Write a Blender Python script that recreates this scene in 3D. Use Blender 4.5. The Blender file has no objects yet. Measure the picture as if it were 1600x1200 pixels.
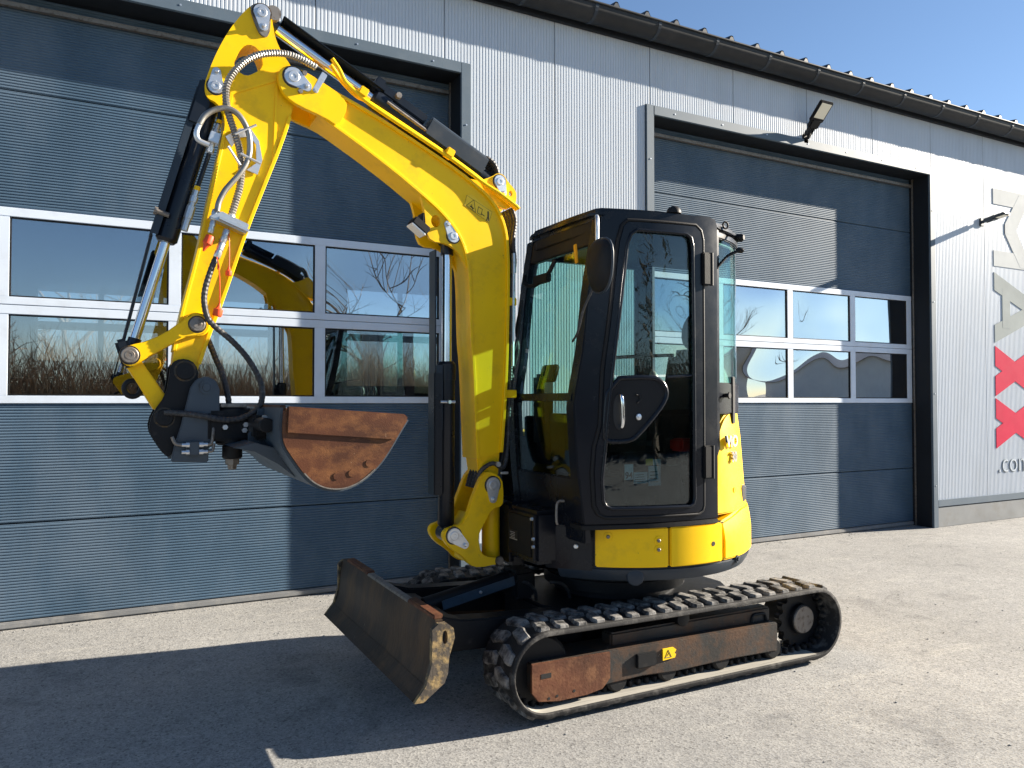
import bpy, bmesh, math, random
from mathutils import Vector, Matrix, geometry, noise
random.seed(7)
scene = bpy.context.scene
COL = scene.collection

# ------------------------------------------------------------------ camera
HEAD, PITCH = math.radians(62.3), math.atan(28 / 1200)
cam_data = bpy.data.cameras.new('camera')
cam_data.lens = 27.0
cam_data.sensor_width = 36.0
cam_data.clip_start = 0.05
cam_data.clip_end = 2000
cam = bpy.data.objects.new('camera', cam_data)
COL.objects.link(cam)
cam.location = (0, 0, 1.5)
view_dir = Vector((math.cos(HEAD) * math.cos(PITCH), math.sin(HEAD) * math.cos(PITCH), math.sin(PITCH)))
cam.rotation_euler = view_dir.to_track_quat('-Z', 'Y').to_euler()
scene.camera = cam

# ------------------------------------------------------------------ sky and sun
SUN_EL = math.radians(21.0)
SUN_XY = Vector((1.0, -0.205)).normalized()
world = bpy.data.worlds.new('World')
scene.world = world
world.use_nodes = True
wn = world.node_tree
bg = wn.nodes['Background']
skyt = wn.nodes.new('ShaderNodeTexSky')
skyt.sky_type = 'NISHITA'
skyt.sun_disc = False
skyt.sun_elevation = SUN_EL
skyt.sun_rotation = math.atan2(SUN_XY.x, SUN_XY.y)
skyt.air_density = 0.85
skyt.dust_density = 0.1
skyt.ozone_density = 2.6
wn.links.new(skyt.outputs[0], bg.inputs[0])
bg.inputs[1].default_value = 0.05
sun_data = bpy.data.lights.new('sun', 'SUN')
sun_data.energy = 5.0
sun_data.angle = math.radians(0.5)
sun_data.color = (1.0, 0.90, 0.755)
sun = bpy.data.objects.new('sun', sun_data)
COL.objects.link(sun)
to_sun = Vector((SUN_XY.x * math.cos(SUN_EL), SUN_XY.y * math.cos(SUN_EL), math.sin(SUN_EL)))
sun.rotation_euler = (-to_sun).to_track_quat('-Z', 'Y').to_euler()
sun.location = to_sun * 30

vs = scene.view_settings
vs.view_transform = 'Standard'
vs.look = 'None'
vs.exposure = 1.85
vs.gamma = 1.0
vs.use_curve_mapping = False
scene.render.engine = 'CYCLES'
scene.cycles.use_denoising = True
scene.cycles.max_bounces = 10
scene.cycles.transparent_max_bounces = 24
scene.cycles.sample_clamp_indirect = 4.0

# ------------------------------------------------------------------ materials
MATS = {}


def new_mat(name):
    m = bpy.data.materials.new(name)
    m.use_nodes = True
    MATS[name] = m
    nt = m.node_tree
    return m, nt, nt.nodes['Principled BSDF']


def nd(nt, kind, **kw):
    n = nt.nodes.new(kind)
    for k, v in kw.items():
        if k.startswith('i_'):
            key = k[2:]
            key = int(key) if key.isdigit() else key.replace('_', ' ')
            n.inputs[key].default_value = v
        else:
            setattr(n, k, v)
    return n


def ramp(nt, src, stops):
    r = nt.nodes.new('ShaderNodeValToRGB')
    el = r.color_ramp.elements
    while len(el) < len(stops):
        el.new(0.5)
    for e, (p, c) in zip(el, stops):
        e.position = p
        e.color = (*c, 1) if len(c) == 3 else c
    nt.links.new(src, r.inputs[0])
    return r


def obj_coord(nt, scale=(1, 1, 1)):
    tc = nt.nodes.new('ShaderNodeNewGeometry')
    mp = nt.nodes.new('ShaderNodeMapping')
    mp.inputs['Scale'].default_value = scale
    nt.links.new(tc.outputs['Position'], mp.inputs['Vector'])
    return mp.outputs[0]


def paint(name, col, rough=0.35, metal=0.0, dirt=None, dirt_amt=0.25, dirt_scale=9.0, var=0.12, coat=0.0, bump=0.0, streak=(1, 1, 1), fine=70.0, lo=0.5, spec=0.5, chip=None):
    """painted or coated surface: colour drifts softly, worn dirt in patches, uneven gloss"""
    m, nt, b = new_mat(name)
    co = obj_coord(nt, streak)
    n1 = nd(nt, 'ShaderNodeTexNoise', i_Scale=3.2, i_Detail=5.0)
    nt.links.new(co, n1.inputs['Vector'])
    dark = tuple(c * (1 - var) for c in col)
    lite = tuple(min(1, c * (1 + var)) for c in col)
    r1 = ramp(nt, n1.outputs['Fac'], [(0.3, dark), (0.7, lite)])
    out = r1.outputs[0]
    n2 = nd(nt, 'ShaderNodeTexNoise', i_Scale=dirt_scale, i_Detail=9.0, i_Roughness=0.68)
    nt.links.new(co, n2.inputs['Vector'])
    if dirt:
        r2 = ramp(nt, n2.outputs['Fac'], [(lo, (0, 0, 0)), (min(0.99, lo + 0.2), (dirt_amt,) * 3)])
        mx = nd(nt, 'ShaderNodeMix', data_type='RGBA')
        nt.links.new(r2.outputs[0], mx.inputs[0])
        nt.links.new(out, mx.inputs[6])
        mx.inputs[7].default_value = (*dirt, 1)
        out = mx.outputs[2]
    if chip:
        n4 = nd(nt, 'ShaderNodeTexNoise', i_Scale=38.0, i_Detail=6.0, i_Roughness=0.75)
        nt.links.new(obj_coord(nt, (1, 1, 0.45)), n4.inputs['Vector'])
        r4 = ramp(nt, n4.outputs['Fac'], [(0.655, (0, 0, 0)), (0.70, (0.8, 0.8, 0.8))])
        m4 = nd(nt, 'ShaderNodeMix', data_type='RGBA')
        nt.links.new(r4.outputs[0], m4.inputs[0])
        nt.links.new(out, m4.inputs[6])
        m4.inputs[7].default_value = (*chip, 1)
        out = m4.outputs[2]
    nt.links.new(out, b.inputs['Base Color'])
    rr = nd(nt, 'ShaderNodeMapRange')
    rr.inputs['To Min'].default_value = max(0.03, rough - 0.1)
    rr.inputs['To Max'].default_value = min(1, rough + 0.14)
    nt.links.new(n2.outputs['Fac'], rr.inputs['Value'])
    nt.links.new(rr.outputs[0], b.inputs['Roughness'])
    b.inputs['Metallic'].default_value = metal
    b.inputs['Coat Weight'].default_value = coat
    b.inputs['Specular IOR Level'].default_value = spec
    if bump:
        n3 = nd(nt, 'ShaderNodeTexNoise', i_Scale=fine, i_Detail=4.0)
        nt.links.new(co, n3.inputs['Vector'])
        bp = nd(nt, 'ShaderNodeBump', i_Strength=bump, i_Distance=0.004)
        nt.links.new(n3.outputs['Fac'], bp.inputs['Height'])
        nt.links.new(bp.outputs[0], b.inputs['Normal'])
    return m


paint('yellow', (0.92, 0.555, 0.0005), 0.38, dirt=(0.50, 0.27, 0.02), dirt_amt=0.45, dirt_scale=7, var=0.06, lo=0.52, spec=0.28, chip=(0.20, 0.10, 0.02))
paint('black_paint', (0.006, 0.008, 0.013), 0.24, dirt=(0.022, 0.022, 0.022), dirt_amt=0.5, dirt_scale=6, lo=0.52, spec=0.26)
paint('frame_black', (0.007, 0.008, 0.010), 0.5, dirt=(0.07, 0.062, 0.055), dirt_amt=0.5, dirt_scale=16, bump=0.12, lo=0.58, spec=0.25)
paint('cylinder_black', (0.007, 0.010, 0.016), 0.28, dirt=(0.05, 0.045, 0.04), dirt_amt=0.3, lo=0.62, spec=0.35)
paint('coupler_grey', (0.042, 0.060, 0.080), 0.42, dirt=(0.012, 0.012, 0.012), dirt_amt=0.6, dirt_scale=12, lo=0.55)
paint('guard_grey', (0.022, 0.032, 0.046), 0.38, dirt=(0.07, 0.07, 0.07), dirt_amt=0.25, spec=0.3)
paint('plastic_black', (0.008, 0.008, 0.009), 0.55, var=0.2, bump=0.15, fine=240, spec=0.25)
paint('rubber', (0.014, 0.014, 0.015), 0.75, dirt=(0.20, 0.19, 0.175), dirt_amt=0.55, dirt_scale=11, var=0.3, bump=0.35, fine=120, lo=0.50, spec=0.3)
paint('lug_rubber', (0.030, 0.030, 0.031), 0.75, dirt=(0.30, 0.29, 0.275), dirt_amt=0.8, dirt_scale=15, var=0.35, bump=0.5, fine=120, lo=0.42, spec=0.25)
paint('hose', (0.022, 0.022, 0.024), 0.55, dirt=(0.16, 0.15, 0.14), dirt_amt=0.5, dirt_scale=30)
paint('spiral_steel', (0.30, 0.285, 0.26), 0.38, metal=0.75, dirt=(0.07, 0.06, 0.05), dirt_amt=0.6, dirt_scale=25)
paint('zinc', (0.62, 0.64, 0.66), 0.33, metal=0.8, dirt=(0.22, 0.17, 0.12), dirt_amt=0.5, dirt_scale=30, lo=0.55)
paint('dull_steel', (0.22, 0.20, 0.18), 0.5, metal=0.6, dirt=(0.06, 0.035, 0.02), dirt_amt=0.8, dirt_scale=35)
paint('chrome', (0.75, 0.76, 0.78), 0.12, metal=1.0, var=0.03)
paint('rust', (0.090, 0.032, 0.015), 0.6, dirt=(0.19, 0.085, 0.038), dirt_amt=0.8, dirt_scale=12, var=0.45, bump=0.35, lo=0.47, spec=0.3, chip=(0.38, 0.28, 0.15))
paint('bucket_rust', (0.070, 0.024, 0.010), 0.45, dirt=(0.22, 0.09, 0.028), dirt_amt=0.65, dirt_scale=9, var=0.45, bump=0.25, fine=160, lo=0.46, spec=0.3, chip=(0.36, 0.24, 0.15), streak=(1, 1, 1.6))
paint('worn_rust', (0.070, 0.058, 0.046), 0.6, dirt=(0.42, 0.29, 0.12), dirt_amt=0.9, dirt_scale=20, var=0.4, bump=0.5, lo=0.47, spec=0.3)
paint('belt_dust', (0.30, 0.285, 0.25), 0.9, dirt=(0.10, 0.095, 0.09), dirt_amt=0.7, dirt_scale=14, var=0.2, streak=(0.3, 6, 1), spec=0.1)
paint('blade_face', (0.028, 0.018, 0.012), 0.5, dirt=(0.13, 0.075, 0.035), dirt_amt=0.6, dirt_scale=6, var=0.35, bump=0.25, streak=(1, 1, 0.3), lo=0.46, spec=0.3, chip=(0.16, 0.13, 0.10))
paint('track_frame_paint', (0.034, 0.032, 0.030), 0.5, dirt=(0.085, 0.044, 0.024), dirt_amt=0.9, dirt_scale=8, var=0.3, bump=0.3, lo=0.42, spec=0.3, chip=(0.25, 0.22, 0.18))
paint('orange_cap', (0.75, 0.075, 0.015), 0.5, var=0.12)
paint('red_plastic', (0.75, 0.02, 0.012), 0.35, var=0.1)
paint('white_lamp', (0.85, 0.85, 0.82), 0.25, var=0.04)
paint('lamp_lens', (0.80, 0.76, 0.62), 0.3, var=0.05)
paint('white_frame', (0.62, 0.69, 0.79), 0.42, dirt=(0.40, 0.42, 0.44), dirt_amt=0.3, dirt_scale=5, var=0.04)
paint('door_slate', (0.064, 0.108, 0.160), 0.46, dirt=(0.115, 0.15, 0.19), dirt_amt=0.5, dirt_scale=1.6, var=0.12, lo=0.45, spec=0.18, streak=(1, 1, 0.5))
paint('flashing', (0.090, 0.125, 0.162), 0.5, dirt=(0.15, 0.18, 0.21), dirt_amt=0.3, dirt_scale=4, var=0.06, spec=0.3)
paint('flashing_dark', (0.012, 0.015, 0.020), 0.55, var=0.1, spec=0.2)
paint('cladding', (0.485, 0.535, 0.60), 0.42, dirt=(0.38, 0.42, 0.46), dirt_amt=0.35, dirt_scale=3, var=0.04, streak=(1, 1, 0.25), spec=0.3)
paint('plinth', (0.20, 0.21, 0.215), 0.85, dirt=(0.18, 0.17, 0.15), dirt_amt=0.6, dirt_scale=6, bump=0.3)
paint('gutter_metal', (0.014, 0.016, 0.019), 0.5, dirt=(0.05, 0.05, 0.05), dirt_amt=0.4, dirt_scale=5, spec=0.3)
paint('roof_metal', (0.020, 0.026, 0.034), 0.45, var=0.1)
paint('hall_dark', (0.025, 0.027, 0.03), 0.8, var=0.2, spec=0.1)
paint('seal_rubber', (0.18, 0.185, 0.19), 0.7, dirt=(0.33, 0.32, 0.30), dirt_amt=0.7, dirt_scale=7)
paint('bark', (0.19, 0.150, 0.115), 0.85, var=0.3)
paint('dry_twig', (0.26, 0.185, 0.115), 0.85, var=0.35)
paint('neighbour_wall', (0.66, 0.63, 0.58), 0.8, var=0.05)
paint('sign_red', (0.50, 0.012, 0.055), 0.75, var=0.08, spec=0.08)
paint('sign_grey', (0.27, 0.30, 0.30), 0.75, var=0.08, spec=0.08)
paint('sign_pale', (0.45, 0.47, 0.475), 0.75, var=0.06, spec=0.08)
paint('sticker_yellow', (0.92, 0.58, 0.004), 0.4, var=0.04)
paint('grease', (0.018, 0.014, 0.010), 0.35, dirt=(0.25, 0.13, 0.01), dirt_amt=0.7, dirt_scale=40, var=0.3)
paint('sticker_ink', (0.012, 0.012, 0.012), 0.5, var=0.1)
paint('sticker_white', (0.72, 0.80, 0.80), 0.45, dirt=(0.45, 0.52, 0.52), dirt_amt=0.5, dirt_scale=30, var=0.05)
paint('seat_fabric', (0.020, 0.021, 0.023), 0.85, var=0.3, bump=0.3, fine=300)
paint('blue_guard', (0.035, 0.065, 0.098), 0.4, dirt=(0.02, 0.02, 0.02), dirt_amt=0.6, dirt_scale=20)
paint('amber_plastic', (0.75, 0.33, 0.01), 0.4)
paint('pink_knob', (0.55, 0.36, 0.34), 0.5)


def asphalt():
    m, nt, b = new_mat('asphalt')
    co = obj_coord(nt)
    big = nd(nt, 'ShaderNodeTexNoise', i_Scale=0.55, i_Detail=6.0, i_Roughness=0.6)
    mid = nd(nt, 'ShaderNodeTexNoise', i_Scale=7.0, i_Detail=8.0, i_Roughness=0.7)
    vor = nd(nt, 'ShaderNodeTexVoronoi', i_Scale=85.0)
    fine = nd(nt, 'ShaderNodeTexNoise', i_Scale=120.0, i_Detail=3.0, i_Roughness=0.7)
    for n in (big, mid, vor, fine):
        nt.links.new(co, n.inputs['Vector'])
    base = ramp(nt, big.outputs['Fac'], [(0.3, (0.230, 0.229, 0.224)), (0.7, (0.290, 0.288, 0.282))])
    stone = ramp(nt, vor.outputs['Color'], [(0.0, (0.30, 0.30, 0.30)), (0.22, (0.90, 0.90, 0.90)), (1.0, (1.45, 1.45, 1.43))])
    m1 = nd(nt, 'ShaderNodeMix', data_type='RGBA', blend_type='MULTIPLY')
    m1.inputs[0].default_value = 0.75
    nt.links.new(base.outputs[0], m1.inputs[6])
    nt.links.new(stone.outputs[0], m1.inputs[7])
    pit = ramp(nt, fine.outputs['Fac'], [(0.33, (0.16, 0.155, 0.15)), (0.46, (1, 1, 1))])
    m2 = nd(nt, 'ShaderNodeMix', data_type='RGBA', blend_type='MULTIPLY')
    m2.inputs[0].default_value = 0.85
    nt.links.new(m1.outputs[2], m2.inputs[6])
    nt.links.new(pit.outputs[0], m2.inputs[7])
    wear = ramp(nt, mid.outputs['Fac'], [(0.3, (0.86, 0.86, 0.87)), (0.7, (1.1, 1.09, 1.07))])
    m3 = nd(nt, 'ShaderNodeMix', data_type='RGBA', blend_type='MULTIPLY')
    m3.inputs[0].default_value = 1.0
    nt.links.new(m2.outputs[2], m3.inputs[6])
    nt.links.new(wear.outputs[0], m3.inputs[7])
    # oil and damp stains, and pale scuffs dragged along the yard
    st = nd(nt, 'ShaderNodeTexNoise', i_Scale=1.7, i_Detail=7.0, i_Roughness=0.62, i_Distortion=0.6)
    nt.links.new(co, st.inputs['Vector'])
    str_ = ramp(nt, st.outputs['Fac'], [(0.30, (0.74, 0.74, 0.75)), (0.42, (1, 1, 1)), (0.62, (1, 1, 1)), (0.75, (1.12, 1.11, 1.09))])
    m4 = nd(nt, 'ShaderNodeMix', data_type='RGBA', blend_type='MULTIPLY')
    m4.inputs[0].default_value = 1.0
    nt.links.new(m3.outputs[2], m4.inputs[6])
    nt.links.new(str_.outputs[0], m4.inputs[7])
    sc = nd(nt, 'ShaderNodeTexNoise', i_Scale=3.0, i_Detail=6.0, i_Roughness=0.7)
    mp = nd(nt, 'ShaderNodeMapping')
    mp.inputs['Scale'].default_value = (0.22, 2.2, 1)
    mp.inputs['Rotation'].default_value = (0, 0, math.radians(-8))
    nt.links.new(co, mp.inputs['Vector'])
    nt.links.new(mp.outputs[0], sc.inputs['Vector'])
    scr = ramp(nt, sc.outputs['Fac'], [(0.56, (1, 1, 1)), (0.68, (1.18, 1.17, 1.14))])
    m5 = nd(nt, 'ShaderNodeMix', data_type='RGBA', blend_type='MULTIPLY')
    m5.inputs[0].default_value = 1.0
    nt.links.new(m4.outputs[2], m5.inputs[6])
    nt.links.new(scr.outputs[0], m5.inputs[7])
    nt.links.new(m5.outputs[2], b.inputs['Base Color'])
    b.inputs['Roughness'].default_value = 0.85
    b.inputs['Specular IOR Level'].default_value = 0.2
    add = nd(nt, 'ShaderNodeMath', operation='ADD')
    nt.links.new(vor.outputs['Distance'], add.inputs[0])
    nt.links.new(fine.outputs['Fac'], add.inputs[1])
    bp = nd(nt, 'ShaderNodeBump', i_Strength=0.3, i_Distance=0.003)
    nt.links.new(add.outputs[0], bp.inputs['Height'])
    nt.links.new(bp.outputs[0], b.inputs['Normal'])


asphalt()


def glass(name, tint, base_reflect, wave=0.0, wave_scale=1.2, rough=0.0):
    """thin pane: tinted see-through with mirror reflection rising towards grazing view"""
    m, nt, b = new_mat(name)
    nt.nodes.remove(b)
    outn = nt.nodes['Material Output']
    tr = nd(nt, 'ShaderNodeBsdfTransparent')
    tr.inputs[0].default_value = (*tint, 1)
    gl = nd(nt, 'ShaderNodeBsdfGlossy')
    gl.inputs['Color'].default_value = (0.95, 0.97, 1.0, 1)
    gl.inputs['Roughness'].default_value = rough
    lw = nd(nt, 'ShaderNodeLayerWeight', i_Blend=0.5)
    fr = ramp(nt, lw.outputs['Facing'], [(0.0, (base_reflect,) * 3), (0.45, (base_reflect * 1.25,) * 3), (0.8, (min(1, base_reflect * 2.4),) * 3), (1.0, (1, 1, 1))])
    mix = nd(nt, 'ShaderNodeMixShader')
    nt.links.new(fr.outputs[0], mix.inputs[0])
    nt.links.new(tr.outputs[0], mix.inputs[1])
    nt.links.new(gl.outputs[0], mix.inputs[2])
    if wave:
        co = obj_coord(nt)
        n = nd(nt, 'ShaderNodeTexNoise', i_Scale=wave_scale, i_Detail=0.0, i_Distortion=0.3)
        nt.links.new(co, n.inputs['Vector'])
        bp = nd(nt, 'ShaderNodeBump', i_Strength=1.0, i_Distance=wave)
        nt.links.new(n.outputs['Fac'], bp.inputs['Height'])
        nt.links.new(bp.outputs[0], gl.inputs['Normal'])
    nt.links.new(mix.outputs[0], outn.inputs['Surface'])
    return m


glass('door_pane', (0.62, 0.68, 0.72), 0.30, wave=0.013, wave_scale=1.0)
glass('door_pane_wavy', (0.40, 0.44, 0.47), 0.46, wave=0.030, wave_scale=1.3)
glass('cab_glass', (0.74, 0.90, 0.88), 0.045)
glass('cab_glass_side', (0.60, 0.72, 0.73), 0.05)
glass('far_pane', (0.9, 0.93, 0.95), 0.06)

# ------------------------------------------------------------------ mesh helpers


def obj(name, bm_or_mesh, mat, parent=None, smooth=None):
    if isinstance(bm_or_mesh, bmesh.types.BMesh):
        me = bpy.data.meshes.new(name)
        bmesh.ops.recalc_face_normals(bm_or_mesh, faces=bm_or_mesh.faces)
        bm_or_mesh.to_mesh(me)
        bm_or_mesh.free()
        me.materials.append(MATS[mat])
        if smooth is not None:
            for p in me.polygons:
                p.use_smooth = True
            me.set_sharp_from_angle(angle=math.radians(smooth))
    else:
        me = bm_or_mesh
    o = bpy.data.objects.new(name, me)
    COL.objects.link(o)
    if parent is not None:
        o.parent = parent
    return o


def thing(name, label, cat, group=None):
    o = bpy.data.objects.new(name, None)
    o.empty_display_size = 0.2
    COL.objects.link(o)
    o['label'] = label
    o['category'] = cat
    if group:
        o['group'] = group
    return o


def tag(o, label, cat, group=None):
    o['label'] = label
    o['category'] = cat
    if group:
        o['group'] = group
    return o


def do_bevel(bm, w, ang=30, seg=2):
    if w <= 0:
        return
    bmesh.ops.recalc_face_normals(bm, faces=bm.faces)
    es = [e for e in bm.edges if len(e.link_faces) == 2 and e.calc_face_angle(0) > math.radians(ang)]
    if es:
        bmesh.ops.bevel(bm, geom=es, offset=w, segments=seg, affect='EDGES', clamp_overlap=True)


def prism(bm, prof, y0, y1, bev=0.0, axis='Y', holes=()):
    """profile in the plane across `axis`, extruded along it. axis Y: profile (x,z); Z: (x,y); X: (y,z)"""
    t = bmesh.new()

    def P(a, b, c):
        return {'Y': (a, c, b), 'Z': (a, b, c), 'X': (c, a, b)}[axis]
    loops = [list(prof)] + [list(h) for h in holes]
    va = [[t.verts.new(P(a, b, y0)) for a, b in lp] for lp in loops]
    vb = [[t.verts.new(P(a, b, y1)) for a, b in lp] for lp in loops]
    for A, B in zip(va, vb):
        n = len(A)
        for i in range(n):
            t.faces.new((A[i], A[(i + 1) % n], B[(i + 1) % n], B[i]))
    if holes:
        tri = geometry.tessellate_polygon([[Vector((a, b, 0)) for a, b in lp] for lp in loops])
        fa = [v for L in va for v in L]
        fb = [v for L in vb for v in L]
        for i, j, k in tri:
            t.faces.new((fa[i], fa[j], fa[k]))
            t.faces.new((fb[k], fb[j], fb[i]))
    else:
        t.faces.new(va[0])
        t.faces.new(list(reversed(vb[0])))
        do_bevel(t, bev)
    join(bm, t)
    return bm


def join(bm, t):
    me = bpy.data.meshes.new('tmp')
    bmesh.ops.recalc_face_normals(t, faces=t.faces)
    t.to_mesh(me)
    t.free()
    bm.from_mesh(me)
    bpy.data.meshes.remove(me)


def box(bm, x0, x1, y0, y1, z0, z1, bev=0.0):
    return prism(bm, [(x0, z0), (x1, z0), (x1, z1), (x0, z1)], y0, y1, bev)


def obox(bm, c, ax, ay, az, sx, sy, sz, bev=0.0):
    """box with its own axes, centre c and full sizes"""
    t = bmesh.new()
    bmesh.ops.create_cube(t, size=1)
    ax, ay, az = Vector(ax).normalized(), Vector(ay).normalized(), Vector(az).normalized()
    for v in t.verts:
        v.co = Vector(c) + ax * v.co.x * sx + ay * v.co.y * sy + az * v.co.z * sz
    do_bevel(t, bev)
    join(bm, t)
    return bm


def frame_of(d):
    d = Vector(d).normalized()
    u = d.cross(Vector((0, 0, 1)))
    if u.length < 1e-3:
        u = d.cross(Vector((1, 0, 0)))
    u.normalize()
    return d, u, d.cross(u)


def lathe(bm, p0, p1, prof, seg=20, cap=True):
    """prof: list of (t along p0->p1 in metres, radius)"""
    p0, p1 = Vector(p0), Vector(p1)
    d, u, w = frame_of(p1 - p0)
    rings = []
    for s, r in prof:
        rings.append([bm.verts.new(p0 + d * s + (u * math.cos(2 * math.pi * k / seg) + w * math.sin(2 * math.pi * k / seg)) * r) for k in range(seg)])
    for A, B in zip(rings, rings[1:]):
        for k in range(seg):
            bm.faces.new((A[k], A[(k + 1) % seg], B[(k + 1) % seg], B[k]))
    if cap:
        bm.faces.new(list(reversed(rings[0])))
        bm.faces.new(rings[-1])
    return bm


def cyl(bm, p0, p1, r, seg=20, bev=0.0):
    L = (Vector(p1) - Vector(p0)).length
    b = min(bev, L / 3, r / 2)
    pr = [(0, r - b), (b, r), (L - b, r), (L, r - b)] if b > 0 else [(0, r), (L, r)]
    return lathe(bm, p0, p1, pr, seg)


def spline(pts, per=8):
    """Catmull-Rom through the points"""
    pts = [Vector(p) for p in pts]
    P = [pts[0] * 2 - pts[1]] + pts + [pts[-1] * 2 - pts[-2]]
    out = []
    for i in range(1, len(P) - 2):
        for k in range(per):
            t = k / per
            a, b, c, d = P[i - 1], P[i], P[i + 1], P[i + 2]
            out.append(0.5 * ((2 * b) + (c - a) * t + (2 * a - 5 * b + 4 * c - d) * t * t + (3 * b - a - 3 * c + d) * t ** 3))
    out.append(pts[-1])
    return out


def resample(pts, step):
    out = [pts[0]]
    acc = 0.0
    for a, b in zip(pts, pts[1:]):
        L = (b - a).length
        while acc + L >= step and L > 1e-9:
            f = (step - acc) / L
            a = a + (b - a) * f
            out.append(a)
            L = (b - a).length
            acc = 0.0
        acc += L
    out.append(pts[-1])
    return out


def tube(bm, pts, r, seg=10, ridge=0.0, step=0.0, closed=False):
    pts = [Vector(p) for p in pts]
    if step:
        pts = resample(pts, step)
    n = len(pts)
    d0, u, w = frame_of(pts[1] - pts[0])
    prev = d0
    rings = []
    for i, p in enumerate(pts):
        d = (pts[min(i + 1, n - 1)] - pts[max(i - 1, 0)])
        if d.length < 1e-7:
            d = prev
        d.normalize()
        q = prev.rotation_difference(d)
        u = q @ u
        u = (u - d * u.dot(d)).normalized()
        w = d.cross(u)
        prev = d
        rr = r + (ridge if (i % 2) else 0)
        rings.append([bm.verts.new(p + (u * math.cos(2 * math.pi * k / seg) + w * math.sin(2 * math.pi * k / seg)) * rr) for k in range(seg)])
    for A, B in zip(rings, rings[1:]):
        for k in range(seg):
            bm.faces.new((A[k], A[(k + 1) % seg], B[(k + 1) % seg], B[k]))
    bm.faces.new(list(reversed(rings[0])))
    bm.faces.new(rings[-1])
    return bm


def strip(bm, line, t_in, t_out, y0, y1, bev=0.002):
    """plate that follows a polyline in the x-z plane (normal points to the left of travel)"""
    L = [Vector((a, 0, b)) for a, b in line]
    n = len(L)
    A, B = [], []
    for i, p in enumerate(L):
        d = (L[min(i + 1, n - 1)] - L[max(i - 1, 0)]).normalized()
        nn = Vector((-d.z, 0, d.x))
        A.append(p + nn * t_out)
        B.append(p - nn * t_in)
    t = bmesh.new()
    rows = []
    for a, b in zip(A, B):
        rows.append([t.verts.new((a.x, y0, a.z)), t.verts.new((a.x, y1, a.z)), t.verts.new((b.x, y1, b.z)), t.verts.new((b.x, y0, b.z))])
    for p, q in zip(rows, rows[1:]):
        for k in range(4):
            t.faces.new((p[k], p[(k + 1) % 4], q[(k + 1) % 4], q[k]))
    t.faces.new(rows[0])
    t.faces.new(list(reversed(rows[-1])))
    do_bevel(t, bev, 50, 1)
    join(bm, t)
    return bm


def smooth_loop(pts, it=2, closed=True):
    pts = [tuple(p) for p in pts]
    for _ in range(it):
        out = []
        n = len(pts)
        rng = range(n) if closed else range(n - 1)
        if not closed:
            out.append(pts[0])
        for i in rng:
            a, b = pts[i], pts[(i + 1) % n]
            out.append((a[0] * .75 + b[0] * .25, a[1] * .75 + b[1] * .25))
            out.append((a[0] * .25 + b[0] * .75, a[1] * .25 + b[1] * .75))
        if not closed:
            out.append(pts[-1])
        pts = out
    return pts


def smooth_line(pts, it=2):
    return smooth_loop(pts, it, closed=False)


def text_mesh(txt, size, depth=0.0015, bold=0.0):
    cu = bpy.data.curves.new('lettering', 'FONT')
    cu.body = txt
    cu.size = size
    cu.extrude = depth
    cu.offset = bold
    cu.resolution_u = 4
    o = bpy.data.objects.new('tmp_text', cu)
    COL.objects.link(o)
    dg = bpy.context.evaluated_depsgraph_get()
    me = bpy.data.meshes.new_from_object(o.evaluated_get(dg))
    bpy.data.objects.remove(o)
    bpy.data.curves.remove(cu)
    return me


def lettering(name, txt, size, mat, parent, origin, right, up, depth=0.0015, bold=0.0):
    me = text_mesh(txt, size, depth, bold)
    me.materials.clear()
    me.materials.append(MATS[mat])
    r, u = Vector(right).normalized(), Vector(up).normalized()
    w = r.cross(u)
    M = Matrix(((r.x, u.x, w.x, origin[0]), (r.y, u.y, w.y, origin[1]), (r.z, u.z, w.z, origin[2]), (0, 0, 0, 1)))
    me.transform(M)
    return obj(name, me, mat, parent)


# ================================================================== THE SETTING
bm = bmesh.new()
S = 260
bmesh.ops.create_grid(bm, x_segments=1, y_segments=1, size=S)
g = obj('ground', bm, 'asphalt')
g['kind'] = 'structure'

# ------------------------------------------------------------------ workshop building
WALL_Y, DOOR_Y = 5.80, 6.05
DOORS = [(-1.73, 2.56), (4.56, 8.70)]
OPEN_TOP = 4.23
building = thing('workshop_building', 'long metal-clad workshop hall with two sectional doors, gutter and ribbed roof', 'building')

PITCH_RIB = 0.0283
seams = [2.415 + 1.056 * k for k in range(-6, 12)]


def in_door(x):
    for a, b in DOORS:
        if a - 0.088 < x < b + 0.088:
            return True
    return False


for s0, s1 in zip(seams, seams[1:]):
    bm = bmesh.new()
    n = int(round((s1 - s0 - 0.006) / PITCH_RIB))
    p = (s1 - s0 - 0.006) / n
    for k in range(n):
        x = s0 + 0.003 + k * p
        z0 = 4.322 if in_door(x + p / 2) else 0.312
        prof = [(x, 0.0034), (x + p * 0.22, 0.0034), (x + p * 0.34, 0), (x + p * 0.88, 0), (x + p, 0.0034)]
        lo = [bm.verts.new((a, WALL_Y + d, z0)) for a, d in prof]
        hi = [bm.verts.new((a, WALL_Y + d, 5.01)) for a, d in prof]
        for i in range(4):
            bm.faces.new((lo[i], lo[i + 1], hi[i + 1], hi[i]))
    obj('wall_panel', bm, 'cladding', building)
bm = bmesh.new()   # core of the wall behind the cladding
zc = 4.9
edges = [-3.9] + [v for a, b in DOORS for v in (a - 0.06, b + 0.06)] + [13.9]
for a, b in zip(edges[0::2], edges[1::2]):
    box(bm, a, b, WALL_Y + 0.01, WALL_Y + 0.24, 0.0, 4.3)
box(bm, -3.9, 13.9, WALL_Y + 0.01, WALL_Y + 0.24, 4.302, 5.01)
obj('wall_core', bm, 'flashing_dark', building)
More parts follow.
